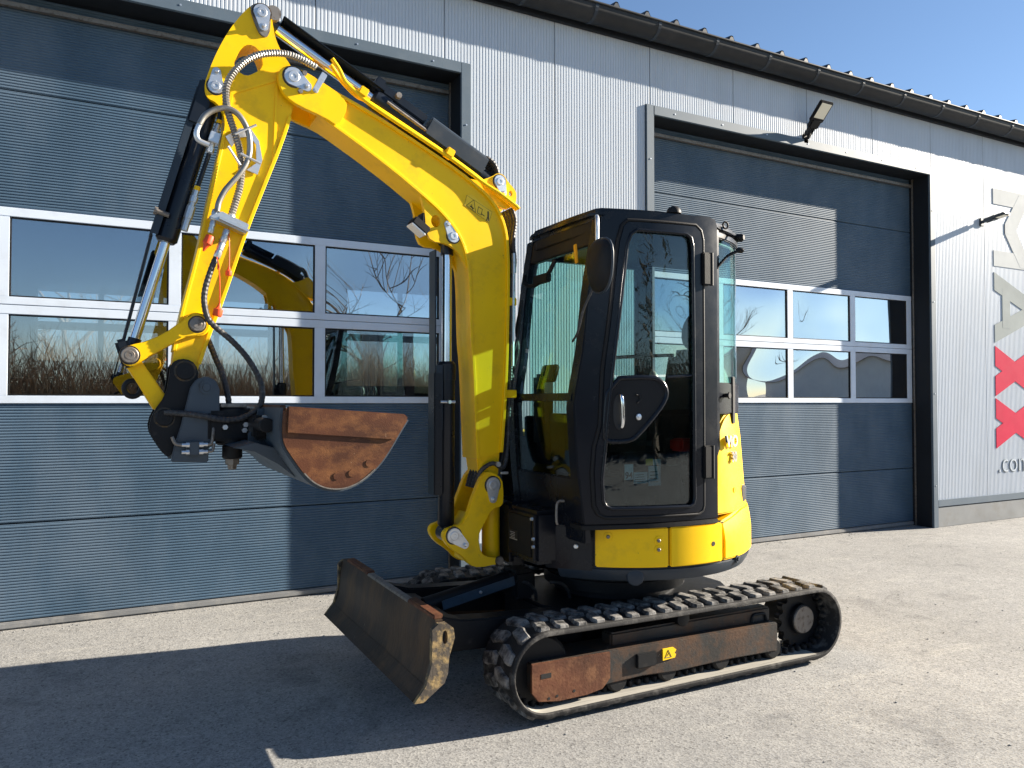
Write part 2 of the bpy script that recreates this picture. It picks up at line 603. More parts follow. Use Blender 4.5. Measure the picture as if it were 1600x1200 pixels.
for a, b in ((-3.9, DOORS[0][0] - 0.09), (DOORS[0][1] + 0.09, DOORS[1][0] - 0.09), (DOORS[1][1] + 0.09, 13.9)):
    bm = bmesh.new()
    box(bm, a, b, WALL_Y - 0.012, WALL_Y + 0.009, 0.0, 0.235, 0.004)
    obj('plinth', bm, 'plinth', building)
for a, b in ((DOORS[0][1] + 0.09, DOORS[1][0] - 0.09), (DOORS[1][1] + 0.09, 13.9)):
    bm = bmesh.new()
    box(bm, a, b, WALL_Y - 0.020, WALL_Y + 0.008, 0.245, 0.325, 0.003)
    obj('base_flashing', bm, 'flashing', building)
# bare hall inside
bm = bmesh.new()
box(bm, -5, 15, 6.4, 14.0, 0.004, 0.02)
box(bm, -5, 15, 6.06, 14.0, 4.6, 4.7)
box(bm, -5.1, -5, 6.06, 14.0, 0.0, 4.6)
box(bm, 15, 15.1, 6.06, 14.0, 0.0, 4.6)
rear = [(-1.0, 2.5, 2.15, 3.25), (3.9, 8.0, 1.80, 3.6)]
xs = [-5.1] + [v for r in rear for v in r[:2]] + [15.1]
for a, b in zip(xs[0::2], xs[1::2]):
    box(bm, a, b, 14.0, 14.15, 0, 4.7)
for a, b, z0, z1 in rear:
    box(bm, a, b, 14.0, 14.15, 0, z0)
    box(bm, a, b, 14.0, 14.15, z1, 4.7)
obj('hall_interior', bm, 'hall_dark', building)
bm = bmesh.new()
for a, b, z0, z1 in rear:
    m_ = (z0 + z1) / 2
    box(bm, a, b, 13.96, 14.05, m_ - 0.06, m_ + 0.06)
    for k in range(1, 4):
        xx = a + (b - a) * k / 4
        box(bm, xx - 0.04, xx + 0.04, 13.97, 14.04, z0, z1)
obj('rear_window_bars', bm, 'flashing', building)

# sectional doors
ROWS = [(0.052, 0.690), (0.696, 1.488), None, None, (2.796, 3.577), (3.583, 4.30)]


def rib_section(x0, x1, z0, z1):
    bm = bmesh.new()
    n = max(1, int(round((z1 - z0 - 0.012) / 0.0195)))
    p = (z1 - z0 - 0.012) / n
    pts = [(z0, 0.012), (z0 + 0.006, 0.003)]
    for k in range(n):
        z = z0 + 0.006 + k * p
        pts += [(z + p * 0.25, -0.0005), (z + p * 0.62, 0.0), (z + p * 0.86, 0.0044), (z + p, 0.003)]
    pts += [(z1 - 0.001, 0.004), (z1, 0.014)]
    A = [bm.verts.new((x0, DOOR_Y + d, z)) for z, d in pts]
    B = [bm.verts.new((x1, DOOR_Y + d, z)) for z, d in pts]
    for i in range(len(pts) - 1):
        bm.faces.new((A[i], B[i], B[i + 1], A[i + 1]))
    return bm


for di, (dx0, dx1) in enumerate(DOORS):
    bm = bmesh.new()
    box(bm, dx0, dx1, DOOR_Y - 0.018, DOOR_Y + 0.03, 0.006, 0.050, 0.008)
    door = obj('sectional_door', bm, 'seal_rubber', building)
    for r in ROWS:
        if r:
            obj('door_panel', rib_section(dx0 - 0.03, dx1 + 0.03, *r), 'door_slate', door)
    np_ = 4
    edge = 0.085
    bar = 0.082
    pw = (dx1 - dx0 - 2 * edge + bar) / np_ - bar
    # window frames: two glazed sections, one above the other
    for z0, z1, lo_r, hi_r in ((1.490, 2.143, 0.052, 0.060), (2.147, 2.793, 0.052, 0.060)):
        bm = bmesh.new()
        box(bm, dx0, dx1, DOOR_Y - 0.012, DOOR_Y + 0.03, z0, z0 + lo_r, 0.003)
        box(bm, dx0, dx1, DOOR_Y - 0.012, DOOR_Y + 0.03, z1 - hi_r, z1, 0.003)
        for k in range(np_ + 1):
            if k == 0:
                a, b = dx0, dx0 + edge
            elif k == np_:
                a, b = dx1 - edge, dx1
            else:
                a = dx0 + edge + k * pw + (k - 1) * bar
                b = a + bar
            box(bm, a, b, DOOR_Y - 0.010, DOOR_Y + 0.028, z0 + lo_r, z1 - hi_r, 0.002)
        obj('window_frame', bm, 'white_frame', door)
        bm = bmesh.new()   # black glazing beads
        for k in range(np_):
            a = dx0 + edge + k * (pw + bar)
            zz0, zz1 = z0 + lo_r, z1 - hi_r
            t_ = 0.010
            for q in ((a, a + t_, zz0, zz1), (a + pw - t_, a + pw, zz0, zz1), (a + t_, a + pw - t_, zz0, zz0 + t_), (a + t_, a + pw - t_, zz1 - t_, zz1)):
                box(bm, q[0], q[1], DOOR_Y - 0.002, DOOR_Y + 0.02, q[2], q[3])
        obj('glazing_bead', bm, 'plastic_black', door)
        for k in range(np_):
            a = dx0 + edge + k * (pw + bar)
            bm = bmesh.new()
            box(bm, a + 0.006, a + pw - 0.006, DOOR_Y + 0.008, DOOR_Y + 0.012, z0 + lo_r + 0.005, z1 - hi_r - 0.005)
            obj('pane', bm, 'door_pane' if di == 0 else 'door_pane_wavy', door)
    # reveal and flashing round the opening
    bm = bmesh.new()
    box(bm, dx0 - 0.055, dx0 - 0.002, WALL_Y + 0.006, DOOR_Y + 0.02, 0, OPEN_TOP + 0.05)
    box(bm, dx1 + 0.002, dx1 + 0.055, WALL_Y + 0.006, DOOR_Y + 0.02, 0, OPEN_TOP + 0.05)
    box(bm, dx0 - 0.001, dx1 + 0.001, WALL_Y + 0.006, DOOR_Y + 0.02, OPEN_TOP, OPEN_TOP + 0.05)
    obj('door_reveal', bm, 'flashing_dark', building)
    bm = bmesh.new()
    box(bm, dx0, dx0 + 0.045, DOOR_Y - 0.05, DOOR_Y - 0.035, 0, OPEN_TOP - 0.002)
    box(bm, dx1 - 0.012, dx1, DOOR_Y - 0.05, DOOR_Y - 0.035, 0, OPEN_TOP - 0.002)
    box(bm, dx0 + 0.05, dx1 - 0.02, DOOR_Y - 0.055, DOOR_Y - 0.02, OPEN_TOP - 0.105, OPEN_TOP - 0.075)
    obj('door_guide', bm, 'dull_steel', building)
    for q in ((dx0 - 0.088, dx0 - 0.001, 0, OPEN_TOP + 0.09), (dx1 + 0.001, dx1 + 0.088, 0, OPEN_TOP + 0.09)):
        bm = bmesh.new()
        box(bm, q[0], q[1], WALL_Y - 0.022, WALL_Y + 0.005, q[2], q[3], 0.003)
        obj('door_flashing', bm, 'flashing', building)
    bm = bmesh.new()
    box(bm, dx0 - 0.0005, dx1 + 0.0005, WALL_Y - 0.024, WALL_Y + 0.004, OPEN_TOP - 0.001, OPEN_TOP + 0.089, 0.003)
    obj('door_flashing', bm, 'flashing', building)
    bm = bmesh.new()
    for k in range(7):
        xx = dx0 + 0.25 + k * (dx1 - dx0 - 0.5) / 6
        cyl(bm, (xx, WALL_Y - 0.023, OPEN_TOP + 0.045), (xx, WALL_Y - 0.028, OPEN_TOP + 0.045), 0.007, 8)
    for zz in (0.5, 1.6, 2.7, 3.8):
        for xx in (dx0 - 0.045, dx1 + 0.045):
            cyl(bm, (xx, WALL_Y - 0.022, zz), (xx, WALL_Y - 0.027, zz), 0.007, 8)
    rv = obj('flashing_rivets', bm, 'zinc', building)
    rv['kind'] = 'stuff'

# gutter with straps, fascia and profiled roof
GY, GZ, GR = 5.67, 5.00, 0.118
bm = bmesh.new()
seg = 14
for xa, xb in ((-3.9, 13.9),):
    prof = []
    for k in range(seg + 1):
        a = math.pi + math.pi * k / seg
        prof.append((GY + GR * math.cos(a), GZ + GR * math.sin(a)))
    inner = [(GY + (GR - 0.006) * math.cos(math.pi + math.pi * k / seg), GZ + (GR - 0.006) * math.sin(math.pi + math.pi * k / seg)) for k in range(seg + 1)]
    loop = prof + list(reversed(inner))
    prism(bm, loop, xa, xb, 0, axis='X')
cyl(bm, (-3.9, GY - GR - 0.004, GZ + 0.006), (13.9, GY - GR - 0.004, GZ + 0.006), 0.011, 10)
gutter = obj('gutter', bm, 'gutter_metal', building, smooth=40)
for k in range(-8, 12):
    x = 5.853 + 0.697 * k
    if not -3.8 < x < 13.8:
        continue
    bm = bmesh.new()
    prof = [(GY + (GR + 0.004) * math.cos(math.pi + math.pi * j / 12), GZ + (GR + 0.004) * math.sin(math.pi + math.pi * j / 12)) for j in range(13)]
    inn = [(GY + (GR - 0.001) * math.cos(math.pi + math.pi * j / 12), GZ + (GR - 0.001) * math.sin(math.pi + math.pi * j / 12)) for j in range(13)]
    prism(bm, prof + list(reversed(inn)), x - 0.016, x + 0.016, 0, axis='X')
    obj('gutter_strap', bm, 'guard_grey', gutter)
bm = bmesh.new()
box(bm, -3.9, 13.9, 5.752, 5.796, 4.87, 5.015, 0.004)
obj('fascia', bm, 'flashing_dark', building)
bm = bmesh.new()
prof = []
RP = 0.345
nrib = 52
for k in range(nrib):
    x = -3.95 + k * RP
    off = (5.396 - (-3.95)) % RP
    x += off - 0.035
    prof += [(x - 0.01, 0.0), (x + 0.026, 0.056), (x + 0.050, 0.056), (x + 0.08, 0.0)]
slope = math.tan(math.radians(8))
A = [bm.verts.new((x, 5.62, 5.052 + h)) for x, h in prof]
B = [bm.verts.new((x, 10.2, 5.052 + h + 4.6 * slope)) for x, h in prof]
A2 = [bm.verts.new((x, 5.62, 5.042 + h)) for x, h in prof]
for i in range(len(prof) - 1):
    bm.faces.new((A[i], A[i + 1], B[i + 1], B[i]))
    bm.faces.new((A2[i], A2[i + 1], A[i + 1], A[i]))
for k in range(0, len(prof), 4):
    bm.faces.new((A[k], A[k + 1], A[k + 2], A[k + 3]))
obj('roof', bm, 'roof_metal', building)

# lettering on the cladding right of the far door
SY = WALL_Y - 0.004
LX, LW = 10.0, 0.86      # letters lie on their side: feet at x = LX, tops to the right


def wall_letter(quads, mat_):
    bm = bmesh.new()
    for i, q in enumerate(quads):
        prism(bm, q, SY - 0.0022 - 0.0006 * i, SY + 0.003)
    return obj('wall_letter', bm, mat_, building)


for z0 in (2.215, 1.548):
    h, w = 0.64, 0.255
    wall_letter([[(LX, z0), (LX, z0 - w), (LX + LW, z0 - h), (LX + LW, z0 - h + w)], [(LX, z0 - h), (LX, z0 - h + w), (LX + LW, z0), (LX + LW, z0 - w)]], 'sign_red')
z0, z1 = 3.16, 2.255
wall_letter([[(LX, z1), (LX, z1 + 0.23), (LX + LW, 2.80), (LX + LW, 2.58)], [(LX, z0), (LX, z0 - 0.23), (LX + LW, 2.62), (LX + LW, 2.84)], [(LX + 0.17, 2.45), (LX + 0.34, 2.45), (LX + 0.34, 2.96), (LX + 0.17, 2.96)]], 'sign_grey')
z0, z1 = 4.24, 3.24
wall_letter([[(LX, z1), (LX, z1 + 0.20), (LX + LW, z1 + 0.20), (LX + LW, z1)], [(LX, z0), (LX, z0 - 0.20), (LX + LW, z0 - 0.20), (LX + LW, z0)], [(LX + LW, z1 + 0.02), (LX + LW - 0.28, z1 + 0.02), (LX + 0.25, 3.68), (LX + 0.25, 3.80), (LX + 0.45, 3.80)], [(LX + LW, z0 - 0.02), (LX + LW - 0.28, z0 - 0.02), (LX + 0.25, 3.80), (LX + 0.25, 3.68), (LX + 0.45, 3.68)]], 'sign_pale')
lettering('wall_lettering', '.com', 0.36, 'sign_grey', building, (10.02, SY, 0.60), (1, 0, 0), (0, 0, 1), depth=0.002)
lettering('wall_lettering', '.com', 0.36, 'cladding', building, (10.026, SY - 0.003, 0.603), (1, 0, 0), (0, 0, 1), depth=0.002, bold=-0.006)


# wall lamps
def wall_lamp(base, tilt, L, Wd, label, mat_body='plastic_black'):
    t = thing('wall_lamp', label, 'lamp', 'lamps on the hall wall')
    bx, by, bz = base
    d = Vector((0, -math.cos(tilt), math.sin(tilt)))
    n = Vector((0, math.sin(tilt), math.cos(tilt)))
    X = Vector((1, 0, 0))
    o = Vector((bx, by, bz))
    bm = bmesh.new()
    box(bm, bx - 0.035, bx + 0.035, by - 0.02, by + 0.004, bz - 0.05, bz + 0.05, 0.004)
    tube(bm, [o + Vector((0, -0.02, 0)), o + Vector((0, -0.05, 0.005)), o + d * 0.10], 0.02, 10)
    for s in (-1, 1):
        obox(bm, o + d * 0.10 + X * 0.028 * s, d, X, n, 0.10, 0.012, 0.05, 0.002)
    obj('mount', bm, mat_body, t)
    bm = bmesh.new()
    obox(bm, o + d * (0.13 + L * 0.18), d, X, n, L * 0.36, Wd * 0.72, 0.055, 0.012)
    obox(bm, o + d * (0.13 + L * 0.62), d, X, n, L * 0.76, Wd, 0.035, 0.010)
    obj('housing', bm, mat_body, t)
    bm = bmesh.new()
    obox(bm, o + d * (0.13 + L * 0.66) - n * 0.019, d, X, n, L * 0.54, Wd * 0.76, 0.006, 0.002)
    obj('lens', bm, 'lamp_lens', t)
    return t


wall_lamp((6.60, WALL_Y - 0.004, 4.325), math.radians(46), 0.30, 0.19, 'black floodlight tilted outward above the far sectional door')
wall_lamp((9.74, WALL_Y - 0.004, 3.77), math.radians(8), 0.20, 0.13, 'small grey lamp on the pale wall above the lettering', 'guard_grey')


# ------------------------------------------------------------------ bare trees that the panes mirror
def bare_tree(name, label, base, h, seed, mat='bark', spread=0.75, levels=4, group=None):
    rnd = random.Random(seed)
    t = thing(name, label, 'tree', group)
    t.location = base
    bt, bc = bmesh.new(), bmesh.new()

    def limb(p, d, L, r, lev):
        pts = [p]
        n = 5
        for k in range(n):
            d = (d + Vector((rnd.uniform(-1, 1), rnd.uniform(-1, 1), rnd.uniform(-0.4, 0.7))) * 0.16).normalized()
            pts.append(pts[-1] + d * L / n)
        tgt = bt if lev == 0 else bc
        sg = 8 if lev == 0 else (5 if lev < 3 else 3)
        rings = []
        for i, q in enumerate(pts):
            a, u, w = frame_of(d)
            rr = r * (1 - 0.75 * i / n)
            rings.append([tgt.verts.new(q + (u * math.cos(2 * math.pi * k / sg) + w * math.sin(2 * math.pi * k / sg)) * rr) for k in range(sg)])
        for A, B in zip(rings, rings[1:]):
            for k in range(sg):
                tgt.faces.new((A[k], A[(k + 1) % sg], B[(k + 1) % sg], B[k]))
        if lev >= levels:
            return
        kids = 6 if lev == 0 else rnd.randint(3, 5)
        for k in range(kids):
            f = rnd.uniform(0.35, 1.0)
            i = min(n - 1, int(f * n))
            q = pts[i].lerp(pts[i + 1], f * n - i) if i < n else pts[-1]
            ax = Vector((rnd.uniform(-1, 1), rnd.uniform(-1, 1), rnd.uniform(-0.1, 0.8))).normalized()
            limb(q, (d * (1 - spread) + ax * spread).normalized(), L * rnd.uniform(0.45, 0.68), r * rnd.uniform(0.35, 0.5), lev + 1)
    limb(Vector((0, 0, -0.05)), Vector((0, 0, 1)), h * 0.5, h * 0.022, 0)
    obj('trunk', bt, mat, t)
    obj('crown', bc, mat, t)
    return t


bare_tree('bare_tree', 'leafless tree mirrored in the glass of the cab door', (6.0, -7.6, 0), 7.2, 3)
bare_tree('bare_tree', 'small leafless tree by the hedge mirrored in the near door', (-3.6, -15.5, 0), 6.0, 12)
bare_tree('bare_tree', 'leafless tree mirrored in the upper panes of the far door', (25.0, -16.0, 0), 9.0, 21)
bare_tree('bare_tree', 'leafless tree seen through the hall behind the near door', (-0.6, 24.0, 0), 7.5, 31)


def thicket(name, label, x0, x1, y0, y1, h, n, seed):
    rnd = random.Random(seed)
    bm = bmesh.new()
    for _ in range(n):
        x, y = rnd.uniform(x0, x1), rnd.uniform(y0, y1)
        hh = h * rnd.uniform(0.55, 1.0)
        for s in range(5):
            d = Vector((rnd.uniform(-0.5, 0.5), rnd.uniform(-0.5, 0.5), 1)).normalized()
            p = Vector((x, y, -0.02))
            q = p + d * hh * rnd.uniform(0.6, 1)
            w = Vector((0.012, 0.004, 0))
            for a, b in ((p, q), (p.lerp(q, 0.4), p.lerp(q, 0.4) + Vector((rnd.uniform(-.5, .5), rnd.uniform(-.5, .5), rnd.uniform(.3, .9))) * 0.5 * hh), (p.lerp(q, 0.7), p.lerp(q, 0.7) + Vector((rnd.uniform(-.5, .5), rnd.uniform(-.5, .5), rnd.uniform(.2, .7))) * 0.4 * hh)):
                v = [bm.verts.new(a - w), bm.verts.new(a + w), bm.verts.new(b)]
                bm.faces.new(v)
                w2 = Vector((0.003, 0.012, 0))
                v = [bm.verts.new(a - w2), bm.verts.new(a + w2), bm.verts.new(b)]
                bm.faces.new(v)
    o = obj(name, bm, 'dry_twig')
    o['kind'] = 'stuff'
    tag(o, label, 'bushes')
    return o


thicket('thicket', 'brown winter thicket seen through the hall windows', -8, 16, 21, 26, 4.6, 2200, 5)
thicket('hedge', 'brown winter hedge mirrored in the lower panes of the near door', -16, 20, -17, -14, 4.2, 2600, 6)

rnd = random.Random(77)
bm = bmesh.new()
for k in range(700):
    if k < 420:
        x, y = rnd.uniform(-2.5, 11), DOOR_Y - 0.03 - abs(rnd.gauss(0, 0.09))
        if not in_door(x):
            y -= 0.24
    else:
        x, y = rnd.uniform(-3, 10), rnd.uniform(1.2, 5.6)
    r_ = rnd.uniform(0.002, 0.006)
    t = bmesh.new()
    bmesh.ops.create_icosphere(t, subdivisions=1, radius=r_)
    for v in t.verts:
        v.co = Vector((v.co.x * rnd.uniform(0.8, 1.5), v.co.y * rnd.uniform(0.8, 1.4), v.co.z * 0.6)) + Vector((x, y, r_ * 0.4))
    join(bm, t)
grit = obj('grit', bm, 'plinth')
grit['kind'] = 'stuff'
tag(grit, 'loose grit scattered over the yard and along the door sills', 'grit')

# neighbouring house that the far door mirrors
nb = thing('neighbour_house', 'pale rendered house mirrored in the lower pane of the far door', 'building')
bm = bmesh.new()
box(bm, 24.5, 36, -13, -5.0, 0, 3.0)
obj('wall', bm, 'neighbour_wall', nb)
bm = bmesh.new()
prism(bm, [(24.1, 2.95), (36.4, 2.95), (30.2, 4.1)], -13.4, -4.6)
obj('roof', bm, 'roof_metal', nb)
bm = bmesh.new()
box(bm, 27.0, 29.2, -5.02, -4.9, 0.9, 2.4)
obj('window', bm, 'flashing_dark', nb)

# ================================================================== MINI EXCAVATOR
EX = thing('mini_excavator', 'yellow and black tracked mini excavator parked in front of the hall doors', 'excavator')


def part(name, bm, mat, parent=EX, smooth=None):
    return obj(name, bm, mat, parent, smooth)


def pin(parent, x, z, y_face, r=0.034, washer=True, arm=None, mat='zinc', name='pivot_pin'):
    """pin head on a near face with its keeper plate; arm=(dx,dz) points to the keeper bolt"""
    bm = bmesh.new()
    if arm:
        a = Vector((x, 0, z))
        b = a + Vector((arm[0], 0, arm[1]))
        d = (b - a).normalized()
        n = Vector((-d.z, 0, d.x))
        pts = []
        for k in range(9):
            t = math.pi / 2 + math.pi * k / 8
            v = a + (d * math.cos(t) + n * math.sin(t)) * r
            pts.append((v.x, v.z))
        for k in range(7):
            t = -math.pi / 2 + math.pi * k / 6
            v = b + (d * math.cos(t) + n * math.sin(t)) * r * 0.55
            pts.append((v.x, v.z))
        prism(bm, pts, y_face - 0.009, y_face + 0.002, 0.0015)
        lathe(bm, (b.x, y_face - 0.007, b.z), (b.x, y_face - 0.024, b.z), [(0, 0.014), (0.004, 0.014), (0.004, 0.0095), (0.014, 0.0095), (0.017, 0.007)], 12)
    else:
        lathe(bm, (x, y_face + 0.002, z), (x, y_face - 0.012, z), [(0, r), (0.010, r), (0.014, r * 0.9)], 20)
    gr = bmesh.new()
    lathe(gr, (x, y_face + 0.003, z), (x, y_face - 0.0015, z), [(0, r * 1.22), (0.004, r * 1.18)], 18)
    part('grease_ring', gr, 'grease', parent)
    lathe(bm, (x, y_face - 0.008, z), (x, y_face - 0.020, z), [(0, r * 0.60), (0.0035, r * 0.60), (0.005, r * 0.54), (0.005, r * 0.25), (0.003, r * 0.22)], 20)
    return part(name, bm, mat, parent, smooth=25)


# ------------------------------------------------------------------ undercarriage
TX0, TX1, TZ, TR = 1.825, 3.605, 0.232, 0.196
TLEN = 2 * (TX1 - TX0) + 2 * math.pi * TR


def track_at(s, r=TR):
    """point and outward normal along the belt; s in 0..1, starting at rear bottom going forward"""
    L = (TX1 - TX0)
    s = (s % 1.0) * TLEN
    if s < L:
        return Vector((TX1 - s, 0, TZ - r)), Vector((0, 0, -1)), Vector((-1, 0, 0))
    s -= L
    if s < math.pi * TR:
        a = -math.pi / 2 - s / TR
        n = Vector((math.cos(a), 0, math.sin(a)))
        return Vector((TX0, 0, TZ)) + n * r, n, Vector((n.z, 0, -n.x))
    s -= math.pi * TR
    if s < L:
        sag = -0.006 * math.sin(math.pi * s / L)
        return Vector((TX0 + s, 0, TZ + r + sag)), Vector((0, 0, 1)), Vector((1, 0, 0))
    s -= L
    a = math.pi / 2 - s / TR
    n = Vector((math.cos(a), 0, math.sin(a)))
    return Vector((TX1, 0, TZ)) + n * r, n, Vector((n.z, 0, -n.x))


# shared lug mesh: skewed bar with a stepped outline and sloping flanks
def lug_mesh(flip):
    bm = bmesh.new()
    w, l, h = 0.13, 0.062, 0.020
    f = -1 if flip else 1
    out = [(-0.064, -0.032), (-0.028, -0.037), (0.010, -0.026), (0.064, -0.016), (0.064, 0.030), (0.030, 0.036), (-0.010, 0.024), (-0.064, 0.014)]
    lo = [bm.verts.new((x * 1.22, y, -0.006)) for y, x in out]
    hi = [bm.verts.new((x * 1.0, y * 0.93, h)) for y, x in out]
    n = len(out)
    for i in range(n):
        bm.faces.new((lo[i], lo[(i + 1) % n], hi[(i + 1) % n], hi[i]))
    bm.faces.new(hi)
    for v in bm.verts:
        v.co.x *= f
    bmesh.ops.recalc_face_normals(bm, faces=bm.faces)
    do_bevel(bm, 0.004, 40, 1)
    me = bpy.data.meshes.new('lug')
    bm.to_mesh(me)
    bm.free()
    me.materials.append(MATS['lug_rubber'])
    return me


LUG = [lug_mesh(False), lug_mesh(True)]
NL = 46
for ty0, ty1, near in ((3.10, 3.40, True), (4.29, 4.59, False)):
    bm = bmesh.new()
    N = 160
    rows = []
    for k in range(N):
        p, n, _ = track_at(k / N)
        sec = [(ty0, -0.001), (ty0 + 0.004, 0.004), (ty1 - 0.004, 0.004), (ty1, -0.001), (ty1, -0.016), (ty1 - 0.01, -0.022), (ty0 + 0.01, -0.022), (ty0, -0.016)]
        rows.append([bm.verts.new((p.x + n.x * o, y, p.z + n.z * o)) for y, o in sec])
    for a in range(N):
        A, B = rows[a], rows[(a + 1) % N]
        for i in range(8):
            bm.faces.new((A[i], A[(i + 1) % 8], B[(i + 1) % 8], B[i]))
    bm.faces.ensure_lookup_table()
    for f_ in bm.faces:     # caked dust lies on the inside of the lower run
        c_ = f_.calc_center_median()
        if c_.z < 0.10 and 0.012 < c_.z - (TZ - TR) < 0.05 and TX0 - 0.08 < c_.x < TX1 and ty0 + 0.011 < c_.y < ty1 - 0.011:
            f_.material_index = 1
    tr = part('rubber_track', bm, 'rubber', smooth=40)
    tr.data.materials.append(MATS['belt_dust'])
    bm = bmesh.new()
    for k in range(NL * 2):
        p, n, t = track_at(k / (NL * 2))
        for yy in (ty0 + 0.105, ty1 - 0.105):
            obox(bm, Vector((p.x, yy, p.z)) - n * 0.034, t, (0, 1, 0), n, 0.022, 0.030, 0.034, 0.004)
    gt = part('guide_teeth', bm, 'rubber', tr)
    gt['kind'] = 'stuff'
    for row in (0, 1):
        yc_ = ty0 + 0.086 if row == 0 else ty1 - 0.080
        for k in range(NL):
            p, n, t = track_at((k + 0.5 * row) / NL)
            o = bpy.data.objects.new('tread_lug', LUG[row])
            COL.objects.link(o)
            o.parent = tr
            yv = n.cross(t)
            o.matrix_world = Matrix(((t.x, yv.x, n.x, p.x), (t.y, yv.y, n.y, yc_), (t.z, yv.z, n.z, p.z), (0, 0, 0, 1)))
    # frame, idler, drive, rollers
    f0 = ty0 + 0.045
    f1 = ty1 - 0.045
    outer = [(1.76, 0.150), (1.79, 0.118), (2.10, 0.094), (2.19, 0.112), (2.40, 0.118), (2.62, 0.106), (2.98, 0.112), (3.34, 0.104), (3.34, 0.262), (2.2, 0.276), (1.76, 0.274)]
    bm = bmesh.new()
    prism(bm, outer, f0 + 0.006, f1 - 0.006, 0.006)
    box(bm, 2.25, 3.35, f0 + 0.07, f1 - 0.05, 0.25, 0.335, 0.01)
    fr = part('track_frame', bm, 'track_frame_paint')
    yn = f0 if near else f1
    sg = -1 if near else 1
    bm = bmesh.new()
    q = [(1.752, 0.145), (1.79, 0.100), (1.90, 0.084), (2.06, 0.086), (2.15, 0.10), (2.196, 0.145), (2.196, 0.272), (1.752, 0.279)]
    prism(bm, q, min(yn + sg * 0.004, yn + sg * -0.01), max(yn + sg * 0.004, yn - sg * 0.01), 0.003)
    part('guard_plate', bm, 'rust', fr)
    bm = bmesh.new()
    for hx, hz in ((1.845, 0.108), (1.89, 0.112), (1.985, 0.120)):
        cyl(bm, (hx, yn + sg * 0.0045, hz), (hx, yn + sg * 0.0052, hz), 0.007, 10)
    obox(bm, (1.83, yn + sg * 0.0045, 0.216), (1, 0, 0), (0, 1, 0), (0, 0, 1), 0.055, 0.002, 0.022)
    part('bolt_hole', bm, 'sticker_ink', fr)
    bm = bmesh.new()   # access cover and lug on the frame side
    box(bm, 2.355, 2.475, yn - 0.012, yn + 0.012, 0.165, 0.235, 0.004)
    part('grease_cover', bm, 'frame_black', fr)
    bm = bmesh.new()
    tube(bm, spline([(3.20, (f0 + f1) / 2 - 0.04, 0.26), (3.21, (f0 + f1) / 2 - 0.04, 0.30), (3.25, (f0 + f1) / 2 - 0.04, 0.305), (3.30, (f0 + f1) / 2 - 0.04, 0.30), (3.31, (f0 + f1) / 2 - 0.04, 0.26)], 4), 0.008, 8)
    part('tie_loop', bm, 'frame_black', fr)
    if near:
        st = bmesh.new()
        prism(st, [(2.522, 0.178), (2.60, 0.183), (2.607, 0.20), (2.597, 0.206), (2.609, 0.222), (2.59, 0.236), (2.522, 0.236)], yn - 0.0015, yn + 0.01)
        s_ = part('warning_sticker', st, 'sticker_yellow', fr)
        st = bmesh.new()
        for a, b in (((2.535, 0.190), (2.577, 0.190)), ((2.577, 0.190), (2.556, 0.228)), ((2.556, 0.228), (2.535, 0.190)), ((2.548, 0.198), (2.560, 0.212))):
            tube(st, [(a[0], yn - 0.0016, a[1]), (b[0], yn - 0.0016, b[1])], 0.0017, 4)
        part('sticker_print', st, 'sticker_ink', fr)
    ym = (ty0 + ty1) / 2
    bm = bmesh.new()
    lathe(bm, (TX0 + 0.005, ym - 0.05, TZ - 0.004), (TX0 + 0.005, ym + 0.05, TZ - 0.004), [(0, 0.05), (0, 0.15), (0.02, 0.166), (0.08, 0.166), (0.10, 0.15), (0.10, 0.05)], 28)
    lathe(bm, (TX0 + 0.005, ym - 0.085, TZ), (TX0 + 0.005, ym + 0.085, TZ), [(0, 0.045), (0.17, 0.045)], 16)
    part('idler_wheel', bm, 'frame_black', smooth=35)
    bm = bmesh.new()
    teeth = 15
    pts = []
    for k in range(teeth * 4):
        a = 2 * math.pi * k / (teeth * 4)
        rr = 0.168 if k % 4 in (0, 1) else 0.145
        pts.append((TX1 - 0.005 + rr * math.cos(a), TZ + rr * math.sin(a)))
    prism(bm, pts, ym - 0.02, ym + 0.02, 0)
    s0, s1 = (ty0 + 0.10, ty1) if near else (ty1 - 0.10, ty0)
    lathe(bm, (TX1 - 0.005, s0, TZ), (TX1 - 0.005, s1, TZ), [(0, 0.075), (0.004, 0.086), (0.07, 0.09), (0.07, 0.12), (0.2, 0.12)], 28)
    part('drive_sprocket', bm, 'frame_black', smooth=35)
    bm = bmesh.new()
    lathe(bm, (TX1 - 0.005, s0 + 0.001, TZ), (TX1 - 0.005, s0 - 0.006 * (1 if near else -1), TZ), [(0, 0.080), (0.006, 0.076)], 28)
    part('hub_cover', bm, 'dull_steel')
    for rx in (2.255, 2.573, 2.937, 3.32):
        bm = bmesh.new()
        a0, a1 = ty0 + 0.06, ty1 - 0.06
        Lr = a1 - a0
        lathe(bm, (rx, a0, 0.118), (rx, a1, 0.118), [(0, 0.02), (0, 0.05), (0.012, 0.062), (0.05, 0.062), (0.056, 0.045), (Lr - 0.056, 0.045), (Lr - 0.05, 0.062), (Lr - 0.012, 0.062), (Lr, 0.05), (Lr, 0.02)], 20)
        part('track_roller', bm, 'frame_black', smooth=35)
    bm = bmesh.new()
    lathe(bm, (2.70, ty0 + 0.09, 0.355), (2.70, ty1 - 0.06, 0.355), [(0, 0.03), (0.004, 0.04), (0.10, 0.04), (0.15, 0.04)], 18)
    part('carrier_roller', bm, 'frame_black', smooth=35)
